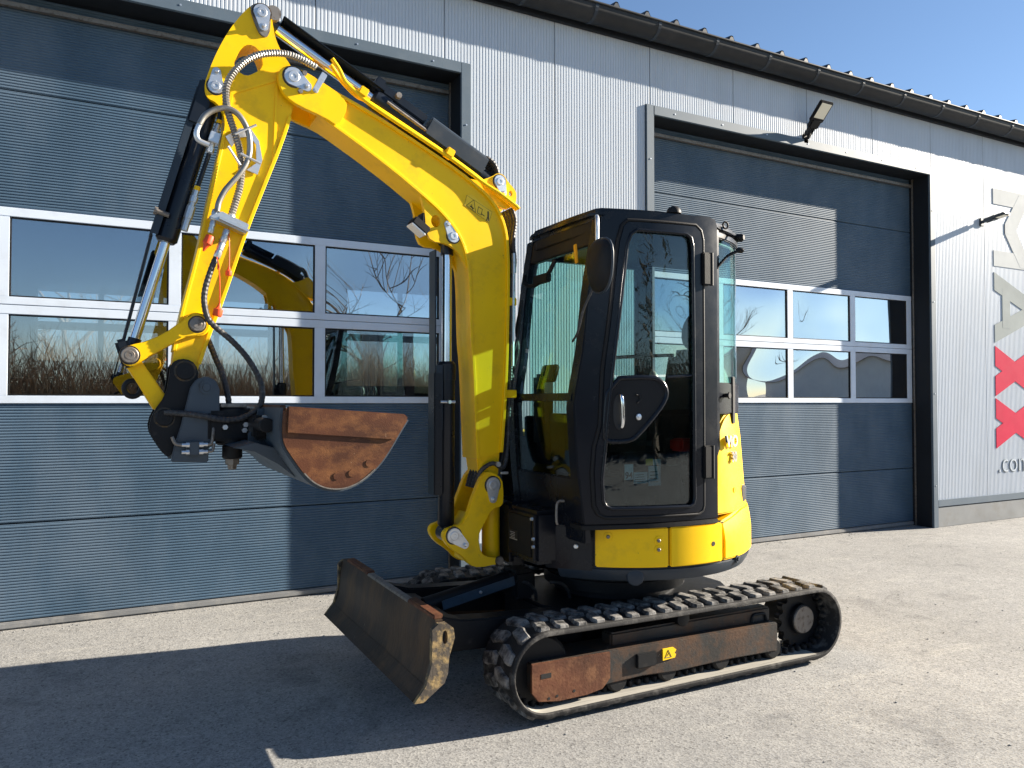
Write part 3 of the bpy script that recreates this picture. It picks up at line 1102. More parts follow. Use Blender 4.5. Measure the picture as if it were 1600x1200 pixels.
# centre frame and slew ring
bm = bmesh.new()
prism(bm, [(2.20, 3.42), (3.25, 3.42), (3.35, 3.6), (3.35, 4.09), (3.25, 4.27), (2.20, 4.27), (2.08, 4.05), (2.08, 3.64)], 0.20, 0.40, 0.015, axis='Z')
for sy in (3.39, 4.14):
    box(bm, 2.35, 2.60, sy, sy + 0.16, 0.20, 0.36, 0.01)
    box(bm, 2.95, 3.2, sy, sy + 0.16, 0.20, 0.36, 0.01)
part('centre_frame', bm, 'frame_black')
bm = bmesh.new()
lathe(bm, (2.71, 3.845, 0.395), (2.71, 3.845, 0.575), [(0, 0.36), (0.05, 0.36), (0.05, 0.42), (0.11, 0.42), (0.11, 0.40), (0.18, 0.40)], 40)
part('slew_ring', bm, 'frame_black', smooth=35)

# ------------------------------------------------------------------ dozer blade
bm = bmesh.new()
face = [(1.262, 0.555), (1.246, 0.50), (1.240, 0.44), (1.236, 0.38), (1.224, 0.33), (1.205, 0.285), (1.176, 0.25), (1.160, 0.235)]
back = [(1.185, 0.222), (1.245, 0.268), (1.268, 0.33), (1.275, 0.44), (1.285, 0.52), (1.295, 0.555)]
prism(bm, face + back, 3.112, 4.588, 0)
blade = part('dozer_blade', bm, 'blade_face', smooth=40)
bm = bmesh.new()
prism(bm, [(1.1665, 0.246), (1.2055, 0.292), (1.211, 0.286), (1.165, 0.222), (1.150, 0.232)], 3.102, 4.60, 0)
part('cutting_edge', bm, 'blade_face', blade)
endp = [(1.234, 0.527), (1.262, 0.548), (1.30, 0.548), (1.332, 0.522), (1.338, 0.48), (1.312, 0.40), (1.306, 0.33), (1.290, 0.292), (1.195, 0.226), (1.153, 0.228), (1.205, 0.292), (1.232, 0.38)]
hole = [(1.292 + 0.016 * math.cos(a) * 0.8, 0.488 + 0.030 * math.sin(a)) for a in [2 * math.pi * k / 12 for k in range(12)]]
for y0 in (3.080, 4.592):
    bm = bmesh.new()
    prism(bm, endp, y0, y0 + 0.028, 0, holes=[hole])
    part('end_plate', bm, 'worn_rust', blade)
for y0, y1 in ((3.13, 3.46), (4.1, 4.5)):
    bm = bmesh.new()
    prism(bm, [(1.258, 0.553), (1.30, 0.553), (1.305, 0.575), (1.262, 0.572)], y0, y1, 0.004)
    part('top_bar', bm, 'rust', blade)
bm = bmesh.new()
prism(bm, [(1.258, 0.552), (1.298, 0.552), (1.296, 0.566), (1.262, 0.566)], 3.462, 4.098, 0.003)
part('top_bar', bm, 'dull_steel', blade)
for yy in (3.42, 4.13):
    bm = bmesh.new()
    ap = [(1.27, 0.555), (1.31, 0.535), (1.40, 0.48), (1.52, 0.448), (1.66, 0.438), (2.15, 0.415), (2.25, 0.38), (2.25, 0.24), (1.70, 0.290), (1.45, 0.300), (1.27, 0.30)]
    prism(bm, ap, yy, yy + 0.11, 0.008)
    part('blade_arm', bm, 'frame_black', blade)
bm = bmesh.new()
prism(bm, [(1.28, 0.52), (1.40, 0.44), (1.55, 0.42), (1.55, 0.30), (1.28, 0.30)], 3.54, 4.12, 0.008)
part('arm_crossbeam', bm, 'frame_black', blade)
bm = bmesh.new()
cyl(bm, (1.50, 3.875, 0.41), (2.08, 3.875, 0.515), 0.045, 18, 0.004)
cyl(bm, (1.36, 3.875, 0.385), (1.50, 3.875, 0.41), 0.026, 14)
box(bm, 2.0, 2.14, 3.78, 3.97, 0.40, 0.56, 0.02)
part('blade_cylinder', bm, 'frame_black', smooth=35)
bm = bmesh.new()
d = Vector((0.43, 0, 0.085)).normalized()
obox(bm, (1.795, 3.80, 0.463), d, (0, 1, 0), d.cross(Vector((0, 1, 0))), 0.44, 0.006, 0.05, 0.002)
part('cylinder_guard', bm, 'blue_guard')
bm = bmesh.new()
obox(bm, Vector((1.795, 3.875, 0.463)) + d.cross(Vector((0, 1, 0))) * -0.028, d, (0, 1, 0), d.cross(Vector((0, 1, 0))), 0.44, 0.145, 0.006, 0.002)
part('cylinder_guard', bm, 'frame_black')
bm = bmesh.new()
lathe(bm, (1.80, 3.797, 0.466), (1.80, 3.788, 0.466), [(0, 0.009), (0.006, 0.009), (0.009, 0.006)], 12)
part('guard_bolt', bm, 'zinc')
for k, (yy, off) in enumerate(((3.80, 0), (3.70, 0.16))):
    bm = bmesh.new()
    tube(bm, spline([(2.02 + off, yy, 0.50), (2.08 + off, yy - 0.02, 0.49), (2.13 + off, yy - 0.02, 0.44), (2.15 + off, yy, 0.37)], 6), 0.010, 8)
    part('hydraulic_hose', bm, 'hose', smooth=40)

# ------------------------------------------------------------------ swing post, boom, arm
BN, BF = 3.785, 3.965          # boom web faces
bracket = [(1.796, 1.118), (1.854, 1.121), (1.913, 1.081), (1.922, 1.007), (1.919, .928), (1.854, .922), (1.796, .827), (1.768, .778), (1.785, .683), (1.831, .658), (1.901, .650), (1.907, .620), (1.774, .607), (1.717, .628), (1.683, .672), (1.599, .730), (1.563, .784), (1.572, .824), (1.627, .840), (1.671, .847), (1.705, .895), (1.739, .996)]
bm = bmesh.new()
sb = smooth_loop(bracket, 1)
prism(bm, sb, 3.757, 3.797, 0.004)
prism(bm, sb, 3.953, 3.993, 0.004)
prism(bm, [(1.71, 0.64), (1.80, 0.63), (1.775, 0.70), (1.75, 0.80), (1.78, 0.86), (1.74, 0.90), (1.69, 0.83), (1.70, 0.72)], 3.796, 3.954, 0.004)
cyl(bm, (1.90, 3.875, 0.60), (1.90, 3.875, 0.98), 0.05, 18)
swing = part('swing_post', bm, 'yellow', smooth=30)
pin(swing, 1.854, 1.049, 3.757, 0.042, arm=(0.0, -0.075))
pin(swing, 1.625, 0.792, 3.757, 0.040, arm=(0.062, -0.052))
pin(swing, 1.895, 0.635, 3.757, 0.022, mat='dull_steel')

boom_top = [(.90, 3.082), (.942, 3.061), (1.168, 2.977), (1.505, 2.820), (1.660, 2.742), (1.748, 2.690), (1.850, 2.623), (1.915, 2.535), (1.950, 2.437), (1.962, 2.277), (1.959, 2.009), (1.951, 1.706), (1.936, 1.440), (1.919, 1.223)]
boom_bot = [(.90, 2.921), (.93, 2.909), (1.253, 2.727), (1.479, 2.575), (1.560, 2.515), (1.625, 2.450), (1.682, 2.370), (1.715, 2.270), (1.730, 2.150), (1.737, 1.822), (1.749, 1.743), (1.761, 1.493), (1.775, 1.190)]
bt_, bb_ = smooth_line(boom_top, 2), smooth_line(boom_bot, 2)
bm = bmesh.new()
prism(bm, bt_ + list(reversed(bb_)), BN, BF, 0)
prism(bm, [(1.775, 1.215), (1.92, 1.24), (1.905, 1.02), (1.88, 0.995), (1.83, 0.995), (1.805, 1.03)], 3.800, 3.950, 0.005)
boom = part('boom', bm, 'yellow')
bm = bmesh.new()
strip(bm, bt_, 0.010, 0.006, BN - 0.016, BF + 0.016)
part('top_plate', bm, 'yellow', boom, smooth=25)
bm = bmesh.new()
strip(bm, bb_, 0.006, 0.010, BN - 0.007, BF + 0.007)
part('bottom_plate', bm, 'yellow', boom, smooth=25)
ear = [(.703, 3.067), (.715, 3.108), (.757, 3.133), (.821, 3.122), (.89, 3.094), (1.02, 3.034), (1.05, 2.98), (1.0, 2.87), (.93, 2.905), (.80, 2.942), (.742, 2.975), (.712, 3.018)]
for y0 in (BN - 0.021, BF - 0.007):
    bm = bmesh.new()
    prism(bm, smooth_loop(ear, 1), y0, y0 + 0.028, 0.003)
    part('boom_ear', bm, 'yellow', boom)
pin(boom, 0.778, 3.078, BN - 0.021, 0.046, arm=(0.062, -0.036))
bm = bmesh.new()
lathe(bm, (0.83, BN - 0.02, 3.105), (0.83, BN - 0.034, 3.105), [(0, 0.013), (0.014, 0.012)], 8)
lathe(bm, (0.81, BN - 0.02, 3.012), (0.81, BN - 0.034, 3.012), [(0, 0.013), (0.014, 0.012)], 8)
part('keeper_bolt', bm, 'dull_steel', boom)
# hook-shaped hose clip near the boom tip
bm = bmesh.new()
obox(bm, (0.905, BN - 0.019, 3.075), (0.45, 0, 0.9), (0, 1, 0), (0.9, 0, -0.45), 0.115, 0.006, 0.030, 0.002)
lathe(bm, (0.886, BN - 0.02, 3.032), (0.886, BN - 0.034, 3.032), [(0, 0.013), (0.006, 0.013), (0.006, 0.009), (0.014, 0.008)], 10)
part('hose_clip', bm, 'zinc', boom)
# lug for the boom cylinder rod, with round opening
lug = [(1.440, 2.600), (1.462, 2.540), (1.471, 2.480), (1.475, 2.405), (1.506, 2.352), (1.598, 2.349), (1.663, 2.312), (1.715, 2.230), (1.735, 2.16), (1.72, 2.30), (1.66, 2.42), (1.60, 2.49), (1.52, 2.56)]
lh = [(1.531 + 0.027 * math.cos(a), 2.462 + 0.033 * math.sin(a)) for a in [2 * math.pi * k / 14 for k in range(14)]]
for y0 in (BN + 0.004, BF - 0.030):
    bm = bmesh.new()
    prism(bm, smooth_loop(lug, 1), y0, y0 + 0.026, 0, holes=[lh])
    part('cylinder_lug', bm, 'yellow', boom)
pin(boom, 1.632, 2.392, BN + 0.004, 0.036, arm=(-0.035, 0.058))
# top lug for the arm cylinder foot
tl = [(1.70, 2.715), (1.787, 2.712), (1.862, 2.745), (1.895, 2.770), (1.935, 2.765), (1.960, 2.730), (2.012, 2.685), (2.016, 2.640), (2.004, 2.600), (1.945, 2.570), (1.85, 2.60)]
th = [(1.978 + 0.012 * math.cos(a), 2.665 + 0.016 * math.sin(a)) for a in [2 * math.pi * k / 10 for k in range(10)]]
for y0 in (BN - 0.002, BF - 0.024):
    bm = bmesh.new()
    prism(bm, smooth_loop(tl, 1), y0, y0 + 0.026, 0, holes=[th])
    part('cylinder_lug', bm, 'yellow', boom)
pin(boom, 1.908, 2.722, BN - 0.002, 0.036, arm=(0.022, -0.062))
# steel pipes along the boom top
for k, (dz, yy) in enumerate(((0.030, BN - 0.024), (0.052, BN + 0.004))):
    pts = [(0.965, yy, 3.205 - 0.02 * k), (1.00, yy, 3.16 - 0.02 * k), (1.035, yy, 3.10), (1.10, yy, 3.052)]
    pts += [(a, yy, b + dz) for a, b in ((1.18, 2.972), (1.505, 2.820), (1.68, 2.732), (1.80, 2.665))]
    pts += [(1.90, yy - 0.008, 2.645), (1.985, yy - 0.012, 2.595), (2.012, yy - 0.012, 2.575)]
    bm = bmesh.new()
    tube(bm, spline(pts, 6), 0.0105, 10)
    part('oil_pipe', bm, 'yellow', boom, smooth=50)
for cx, cz in ((1.125, 3.048), (1.60, 2.81)):
    bm = bmesh.new()
    obox(bm, (cx, BN - 0.012, cz + 0.02), (0.9, 0, -0.43), (0, 1, 0), (0.43, 0, 0.9), 0.045, 0.055, 0.045, 0.004)
    part('pipe_clamp', bm, 'yellow', boom)
# hoses down the back of the boom and clips
for k in range(4):
    yy = 3.80 + 0.035 * k
    bm = bmesh.new()
    tube(bm, spline([(1.99, yy, 2.59), (2.015, yy, 2.52), (2.0, yy, 2.40), (2.012, yy, 2.28), (1.990, yy, 2.15), (1.985, yy, 1.7), (1.975, yy, 1.45), (1.96, yy - 0.01, 1.25), (1.925, yy - 0.03 * (k == 0), 1.14), (1.86, yy - 0.03 * (k == 0), 1.165), (1.80, yy, 1.12), (1.77, yy, 1.03)], 6), 0.012, 8, ridge=0.0015, step=0.009)
    part('boom_hose', bm, 'hose', boom)
for cz in (2.06, 1.545):
    bm = bmesh.new()
    box(bm, 1.945, 2.015, BN - 0.006, BN + 0.03, cz - 0.022, cz + 0.022, 0.004)
    part('hose_bracket', bm, 'yellow', boom)
bm = bmesh.new()
tube(bm, [(1.995, 3.782, 2.30), (1.99, 3.782, 1.70)], 0.008, 8)
tube(bm, [(1.998, 3.782, 2.33), (1.998, 3.782, 2.22)], 0.014, 8)
part('steel_pipe', bm, 'zinc', boom, smooth=40)
bm = bmesh.new()
box(bm, 1.90, 1.945, 3.745, 3.76, 1.105, 1.118, 0.002)
lathe(bm, (1.885, 3.775, 1.16), (1.885, 3.745, 1.16), [(0, 0.014), (0.03, 0.014)], 8)
part('hose_fitting', bm, 'zinc', boom)['kind'] = 'stuff'
# warning sticker on the boom side
bm = bmesh.new()
prism(bm, [(1.695, 2.566), (1.709, 2.622), (1.735, 2.630), (1.862, 2.548), (1.843, 2.488)], BN - 0.0016, BN + 0.001)
part('warning_sticker', bm, 'sticker_yellow', boom)
bm = bmesh.new()
ys = BN - 0.0019


def ink(a, b, r=0.0012):
    tube(bm, [(a[0], ys, a[1]), (b[0], ys, b[1])], r, 4)


T = [(1.707, 2.566), (1.762, 2.534), (1.752, 2.602)]
for i in range(3):
    ink(T[i], T[(i + 1) % 3])
ink((1.728, 2.566), (1.75, 2.553), 0.003)
ink((1.738, 2.575), (1.744, 2.548), 0.002)
Q = [(1.772, 2.535), (1.795, 2.522), (1.803, 2.555), (1.780, 2.568)]
for i in range(4):
    ink(Q[i], Q[(i + 1) % 4], 0.0014)
ink((1.798, 2.530), (1.815, 2.520), 0.0022)
ink((1.838, 2.548), (1.838, 2.515), 0.0045)
ink((1.834, 2.515), (1.828, 2.495), 0.003)
ink((1.841, 2.515), (1.841, 2.495), 0.003)
E_ = [(1.695, 2.566), (1.709, 2.622), (1.862, 2.548), (1.843, 2.488)]
for i in range(4):
    ink(E_[i], E_[(i + 1) % 4], 0.0006)
part('sticker_print', bm, 'sticker_ink', boom)
# working light under the boom
bm = bmesh.new()
dl = Vector((0.075, 0, -0.055)).normalized()
nl = Vector((0.055, 0, 0.075)).normalized()
obox(bm, (1.440, 3.80, 2.425), dl, (0, 1, 0), nl, 0.10, 0.09, 0.045, 0.006)
box(bm, 1.455, 1.49, 3.79, 3.86, 2.40, 2.50, 0.004)
wl = part('work_light', bm, 'plastic_black', boom)
bm = bmesh.new()
obox(bm, Vector((1.440, 3.80, 2.425)) - nl * 0.026, dl, (0, 1, 0), nl, 0.094, 0.085, 0.010, 0.003)
for k in range(4):
    pass
part('light_lens', bm, 'white_lamp', boom)


def cylinder(name, p_base, p_rod, barrel_len, r_b, r_r, parent=EX, eye=0.045, ywid=0.09):
    """hydraulic cylinder: barrel with end collars, chrome rod, eyes at both pins"""
    a, b = Vector(p_base), Vector(p_rod)
    d = (b - a).normalized()
    L = (b - a).length
    bm = bmesh.new()
    lathe(bm, a + d * 0.03, a + d * barrel_len, [(0, r_b * 0.7), (0.02, r_b), (barrel_len - 0.13, r_b), (barrel_len - 0.13, r_b * 1.10), (barrel_len - 0.045, r_b * 1.10), (barrel_len - 0.03, r_b * 0.85)], 24)
    lathe(bm, a - Vector((0, ywid / 2, 0)), a + Vector((0, ywid / 2, 0)), [(0, eye * 0.9), (0.006, eye), (ywid - 0.006, eye), (ywid, eye * 0.9)], 18)
    c = part(name, bm, 'cylinder_black', parent, smooth=35)
    bm = bmesh.new()
    cyl(bm, a + d * (barrel_len - 0.05), b - d * eye * 0.5, r_r, 20)
    part('piston_rod', bm, 'chrome', c, smooth=40)
    bm = bmesh.new()
    lathe(bm, b - Vector((0, ywid / 2, 0)), b + Vector((0, ywid / 2, 0)), [(0, eye * 0.85), (0.006, eye * 0.95), (ywid - 0.006, eye * 0.95), (ywid, eye * 0.85)], 18)
    cyl(bm, b - d * (eye + 0.045), b - d * eye * 0.6, r_r * 1.25, 16)
    part('rod_eye', bm, 'cylinder_black', c, smooth=35)
    return c, d


# boom cylinder with its rod guard
cb, d = cylinder('boom_cylinder', (1.628, 3.875, 0.79), (1.632, 3.875, 2.392), 0.93, 0.046, 0.028)
bm = bmesh.new()
box(bm, 1.545, 1.553, 3.83, 3.92, 1.02, 2.32, 0.003)
box(bm, 1.553, 1.59, 3.828, 3.834, 1.35, 1.70, 0.002)
part('rod_guard', bm, 'guard_grey', cb)
bm = bmesh.new()
box(bm, 1.54, 1.59, 3.826, 3.92, 1.00, 1.66, 0.006)
part('barrel_guard', bm, 'cylinder_black', cb)
bm = bmesh.new()
lathe(bm, (1.62, 3.83, 1.50), (1.62, 3.80, 1.50), [(0, 0.01), (0.03, 0.01)], 8)
lathe(bm, (1.575, 3.825, 1.50), (1.66, 3.825, 1.50), [(0, 0.008), (0.085, 0.008)], 8)
part('guard_clamp', bm, 'zinc', cb)
# arm cylinder with rod guard and barrel guard
ca, d = cylinder('arm_cylinder', (1.908, 3.875, 2.722), (0.640, 3.875, 3.385), 0.80, 0.050, 0.030)
nrm = Vector((-d.z, 0, d.x))
if nrm.z < 0:
    nrm = -nrm
P0 = Vector((1.908, 3.875, 2.722))
bm = bmesh.new()
for (s0, s1, h) in ((0.76, 1.345, 0.058),):
    c_ = P0 + d * ((s0 + s1) / 2) + nrm * h
    obox(bm, c_, d, (0, 1, 0), nrm, s1 - s0, 0.10, 0.007, 0.002)
    obox(bm, c_ - nrm * 0.022 + Vector((0, 0.048, 0)), d, (0, 1, 0), nrm, s1 - s0, 0.006, 0.045, 0.002)
part('rod_guard', bm, 'cylinder_black', ca)
bm = bmesh.new()
c_ = P0 + d * 0.29 + nrm * 0.075
prof = [(-0.062, -0.085), (-0.062, 0.01), (-0.048, 0.028), (0.048, 0.028), (0.062, 0.01), (0.062, -0.085)]
t = bmesh.new()
rows = []
for s in (-0.19, 0.19):
    rows.append([t.verts.new(c_ + d * s + Vector((0, a, 0)) + nrm * b) for a, b in prof])
n_ = len(prof)
for i in range(n_):
    t.faces.new((rows[0][i], rows[0][(i + 1) % n_], rows[1][(i + 1) % n_], rows[1][i]))
t.faces.new(rows[0])
t.faces.new(list(reversed(rows[1])))
do_bevel(t, 0.004)
join(bm, t)
part('barrel_guard', bm, 'guard_grey', ca)
bm = bmesh.new()
obox(bm, P0 + d * 0.65 + nrm * 0.075, d, (0, 1, 0), nrm, 0.30, 0.06, 0.05, 0.006)
obox(bm, P0 + d * 0.80 + nrm * 0.078, d, (0, 1, 0), nrm, 0.05, 0.075, 0.07, 0.004)
part('guard_rail', bm, 'cylinder_black', ca)
bm = bmesh.new()
lathe(bm, P0 + d * 0.69 + nrm * 0.075 + Vector((0, -0.045, 0)), P0 + d * 0.69 + nrm * 0.075 + Vector((0, -0.07, 0)), [(0, 0.018), (0.025, 0.016)], 8)
tube(bm, [P0 + d * 0.72 + Vector((0, -0.052, 0.01)), P0 + d * 0.45 + Vector((0, -0.052, 0.01))], 0.009, 8)
part('grease_line', bm, 'dull_steel', ca)
for k in range(4):
    bm = bmesh.new()
    yy = 3.83 + 0.03 * k
    tube(bm, spline([P0 + d * 0.12 + nrm * 0.06 + Vector((0, yy - 3.875, 0)), (1.85, yy, 2.86), (1.90, yy, 2.83), (1.925, yy, 2.77), (1.95, yy, 2.70), (1.985, yy, 2.62)], 6), 0.012, 8, ridge=0.0015, step=0.009)
    part('cylinder_hose', bm, 'hose', ca)

# ---- arm
AN, AF = 3.806, 3.944
arm_l = [(.599, 3.412), (.562, 3.380), (.491, 3.272), (.435, 3.153), (.400, 3.055), (.377, 2.975), (.388, 2.918), (.436, 2.905), (.470, 2.85), (.470, 2.773), (.426, 2.555), (.396, 2.404), (.365, 2.220), (.286, 1.891), (.254, 1.700), (.258, 1.640)]
arm_r = [(.640, 3.424), (.672, 3.408), (.684, 3.347), (.697, 3.271), (.728, 3.205), (.781, 3.140), (.805, 3.065), (.794, 2.969), (.738, 2.770), (.666, 2.572), (.573, 2.315), (.467, 1.967), (.414, 1.819), (.360, 1.640)]
ah = [(.520, 3.141), (.542, 3.191), (.578, 3.213), (.615, 3.203), (.637, 3.165), (.642, 3.112), (.600, 3.075), (.565, 3.055), (.528, 3.070), (.506, 3.100)]
al, ar = smooth_line(arm_l, 2), smooth_line(arm_r, 2)
bm = bmesh.new()
prism(bm, al + list(reversed(ar)), AN, AF, 0, holes=[smooth_loop(ah, 1)])
arm = part('dipper_arm', bm, 'yellow')
bm = bmesh.new()
seg_r = [p for p in ar if 1.66 < p[1] < 2.90]
strip(bm, seg_r, 0.012, 0.005, AN - 0.011, AF + 0.011)
part('rear_plate', bm, 'yellow', arm)
bm = bmesh.new()
seg_l = [p for p in al if 1.72 < p[1] < 2.80]
strip(bm, seg_l, 0.005, 0.010, AN - 0.004, AF + 0.004)
part('front_plate', bm, 'yellow', arm)
# welded cheek plates round the pivot
ck = [(.470, 2.985), (.50, 3.035), (.58, 3.02), (.70, 3.075), (.74, 3.11), (.805, 3.065), (.794, 2.969), (.745, 2.79), (.70, 2.66), (.62, 2.93), (.48, 2.90)]
bm = bmesh.new()
prism(bm, [(.478, 2.865), (.492, 2.965), (.70, 3.072), (.712, 3.060), (.506, 2.955), (.490, 2.860)], AN - 0.006, AN + 0.002, 0.002)
prism(bm, [(.700, 3.06), (.712, 3.06), (.708, 2.70), (.698, 2.66), (.690, 2.70)], AN - 0.006, AN + 0.002, 0.002)
part('weld_rib', bm, 'yellow', arm)
tp = [(.575, 3.388), (.60, 3.412), (.64, 3.422), (.668, 3.41), (.676, 3.345), (.668, 3.27), (.64, 3.255), (.612, 3.285)]
bm = bmesh.new()
prism(bm, smooth_loop(tp, 1), AN - 0.012, AN + 0.002, 0.002)
part('arm_ear', bm, 'dull_steel', arm)
pin(arm, 0.632, 3.372, AN - 0.012, 0.040, arm=(0.008, -0.066))
bm = bmesh.new()
lathe(bm, (0.690, AN + 0.0, 3.392), (0.690, AN + 0.14, 3.392), [(0, 0.036), (0.14, 0.036)], 18)
part('pin_boss', bm, 'dull_steel', arm, smooth=35)
pin(arm, 0.428, 2.980, AN, 0.036, arm=(0.003, 0.068))
bm = bmesh.new()
lathe(bm, (0.355, AN - 0.03, 1.855), (0.355, AF + 0.03, 1.855), [(0, 0.052), (0.006, 0.056), (0.192, 0.056), (0.198, 0.052)], 24)
part('link_boss', bm, 'yellow', arm, smooth=35)
# bucket cylinder along the front of the arm
cbk, d = cylinder('bucket_cylinder', (0.428, 3.875, 2.985), (0.080, 3.875, 1.706), 0.775, 0.044, 0.0225, eye=0.04)
n2 = Vector((d.z, 0, -d.x))
if n2.x > 0:
    n2 = -n2
Pb = Vector((0.428, 3.875, 2.985))
bm = bmesh.new()
obox(bm, Pb + d * 0.40 + n2 * 0.068, d, (0, 1, 0), n2, 0.74, 0.10, 0.012, 0.003)
obox(bm, Pb + d * 0.40 + n2 * 0.055 + Vector((0, -0.045, 0)), d, (0, 1, 0), n2, 0.72, 0.008, 0.03, 0.002)
part('rod_guard', bm, 'guard_grey', cbk)
bm = bmesh.new()
obox(bm, Pb + d * 0.10 + n2 * 0.035 + Vector((0, -0.048, 0)), d, (0, 1, 0), n2, 0.22, 0.02, 0.07, 0.008)
part('cylinder_port', bm, 'cylinder_black', cbk)
bm = bmesh.new()
tube(bm, [Pb + d * 0.76 + n2 * 0.066, Vector((0.048, 3.865, 1.74))], 0.0075, 8)
part('guard_rod', bm, 'cylinder_black', cbk, smooth=40)
bm = bmesh.new()
lathe(bm, Pb + d * 0.66 + n2 * 0.02 + Vector((0, -0.05, 0)), Pb + d * 0.66 + n2 * 0.085 + Vector((0, -0.05, 0)), [(0, 0.012), (0.05, 0.012), (0.05, 0.018), (0.065, 0.018)], 10)
part('guard_clamp', bm, 'dull_steel', cbk)
# block valve and steel lines beside the cylinder
bm = bmesh.new()
pv = [Pb + d * s - n2 * 0.062 + Vector((0, -0.03, 0)) for s in (0.16, 0.20, 0.235, 0.27, 0.31)]
lathe(bm, pv[0], pv[4], [(0, 0.012), (0.03, 0.012), (0.03, 0.017), (0.055, 0.017), (0.055, 0.013), (0.12, 0.013), (0.12, 0.018), (0.145, 0.018)], 10)
obox(bm, pv[2] + Vector((0, -0.01, 0)), d, (0, 1, 0), n2, 0.05, 0.05, 0.045, 0.003)
pw_ = [Pb + d * s - n2 * 0.058 + Vector((0, -0.03, 0)) for s in (0.50, 0.70)]
lathe(bm, pw_[0], pw_[1], [(0, 0.013), (0.03, 0.013), (0.03, 0.019), (0.06, 0.019), (0.06, 0.014), (0.08, 0.014), (0.08, 0.021), (0.14, 0.021), (0.14, 0.017), (0.2, 0.017)], 10)
part('line_fitting', bm, 'zinc', cbk)['kind'] = 'stuff'
bm = bmesh.new()
tube(bm, [pv[4], pw_[0]], 0.010, 8)
tube(bm, [pv[0], Pb + d * 0.03 - n2 * 0.045 + Vector((0, -0.03, 0))], 0.011, 8)
part('steel_pipe', bm, 'cylinder_black', cbk)['kind'] = 'stuff'
bm = bmesh.new()
lathe(bm, pv[1] - d * 0.062, pv[1] - d * 0.045, [(0, 0.0135), (0.017, 0.0135)], 10)
lathe(bm, pw_[0] - d * 0.02, pw_[0], [(0, 0.0145), (0.02, 0.0145)], 10)
part('yellow_band', bm, 'yellow', cbk)

# ---- linkage, coupler
link1 = [(.040, 1.706), (.052, 1.738), (.085, 1.752), (.131, 1.765), (.212, 1.803), (.290, 1.868), (.322, 1.895), (.355, 1.908), (.390, 1.895), (.405, 1.855), (.390, 1.815), (.355, 1.803), (.295, 1.793), (.212, 1.738), (.131, 1.684), (.105, 1.660), (.075, 1.655), (.048, 1.675)]
for y0 in (AN - 0.034, AF + 0.010):
    bm = bmesh.new()
    prism(bm, smooth_loop(link1, 1), y0, y0 + 0.026, 0.004)
    lk = part('tipping_link', bm, 'yellow')
    if y0 < 3.85:
        pin(lk, 0.355, 1.855, y0, 0.034, mat='dull_steel')
        pin(lk, 0.080, 1.706, y0, 0.036, mat='dull_steel')
bm = bmesh.new()
prism(bm, [(.045, 1.690), (.085, 1.735), (.125, 1.690), (.150, 1.650), (.232, 1.525), (.215, 1.470), (.182, 1.462), (.080, 1.640)], AN + 0.012, AF - 0.012, 0.006)
part('bucket_link', bm, 'yellow')
bm = bmesh.new()
pts = [(0.095 + 0.034 * math.cos(a), 3.862, 1.560 + 0.036 * math.sin(a)) for a in [2 * math.pi * k / 20 for k in range(21)]]
tube(bm, pts, 0.012, 8)
part('lifting_ring', bm, 'frame_black', smooth=50)
bm = bmesh.new()
obox(bm, (0.062, 3.80, 1.715), (0.3, 0, -1), (0, 1, 0), (1, 0, 0.3), 0.13, 0.03, 0.055, 0.012)
part('rod_end_plate', bm, 'cylinder_black')
coup = [(.246, 1.676), (.287, 1.697), (.333, 1.690), (.362, 1.650), (.360, 1.595), (.336, 1.549), (.304, 1.385), (.262, 1.277), (.237, 1.244), (.192, 1.310), (.157, 1.378), (.172, 1.449), (.226, 1.530), (.240, 1.612)]
bm = bmesh.new()
prism(bm, smooth_loop(coup, 1), AN - 0.032, AN - 0.002, 0.004)
prism(bm, smooth_loop(coup, 1), AF + 0.002, AF + 0.032, 0.004)
prism(bm, [(.175, 1.39), (.25, 1.44), (.30, 1.40), (.262, 1.29), (.237, 1.26)], AN - 0.003, AF + 0.003, 0.004)
qc = part('quick_coupler', bm, 'frame_black')
pin(qc, 0.306, 1.640, AN - 0.032, 0.040, mat='frame_black')
pin(qc, 0.222, 1.430, AN - 0.032, 0.038, mat='frame_black')
cpl = [(.326, 1.566), (.350, 1.602), (.393, 1.618), (.433, 1.598), (.450, 1.558), (.450, 1.421), (.432, 1.394), (.424, 1.303), (.405, 1.294), (.404, 1.226), (.248, 1.232), (.262, 1.307), (.286, 1.387)]
for y0 in (3.735, 3.985):
    bm = bmesh.new()
    prism(bm, cpl, y0, y0 + 0.03, 0.005)
    part('coupler_plate', bm, 'coupler_grey', qc)
bm = bmesh.new()
prism(bm, [(.30, 1.25), (.40, 1.25), (.42, 1.40), (.44, 1.50), (.40, 1.56), (.34, 1.50)], 3.766, 3.984, 0.004)
part('coupler_body', bm, 'frame_black', qc)
bm = bmesh.new()
lathe(bm, (0.392, 3.736, 1.566), (0.392, 3.722, 1.566), [(0, 0.030), (0.010, 0.030), (0.010, 0.019), (0.014, 0.017)], 18)
part('coupler_pin', bm, 'coupler_grey', qc, smooth=35)
bm = bmesh.new()   # hydraulic T-block on the plate
box(bm, 0.322, 0.362, 3.700, 3.736, 1.262, 1.322, 0.003)
part('valve_block', bm, 'coupler_grey', qc)
bm = bmesh.new()
for zz in (1.276, 1.308):
    lathe(bm, (0.322, 3.716, zz), (0.290, 3.716, zz), [(0, 0.013), (0.014, 0.013), (0.014, 0.009), (0.032, 0.009)], 8)
    lathe(bm, (0.362, 3.716, zz), (0.398, 3.716, zz), [(0, 0.013), (0.018, 0.013), (0.018, 0.009), (0.036, 0.009)], 8)
part('hose_fitting', bm, 'zinc', qc)
bm = bmesh.new()
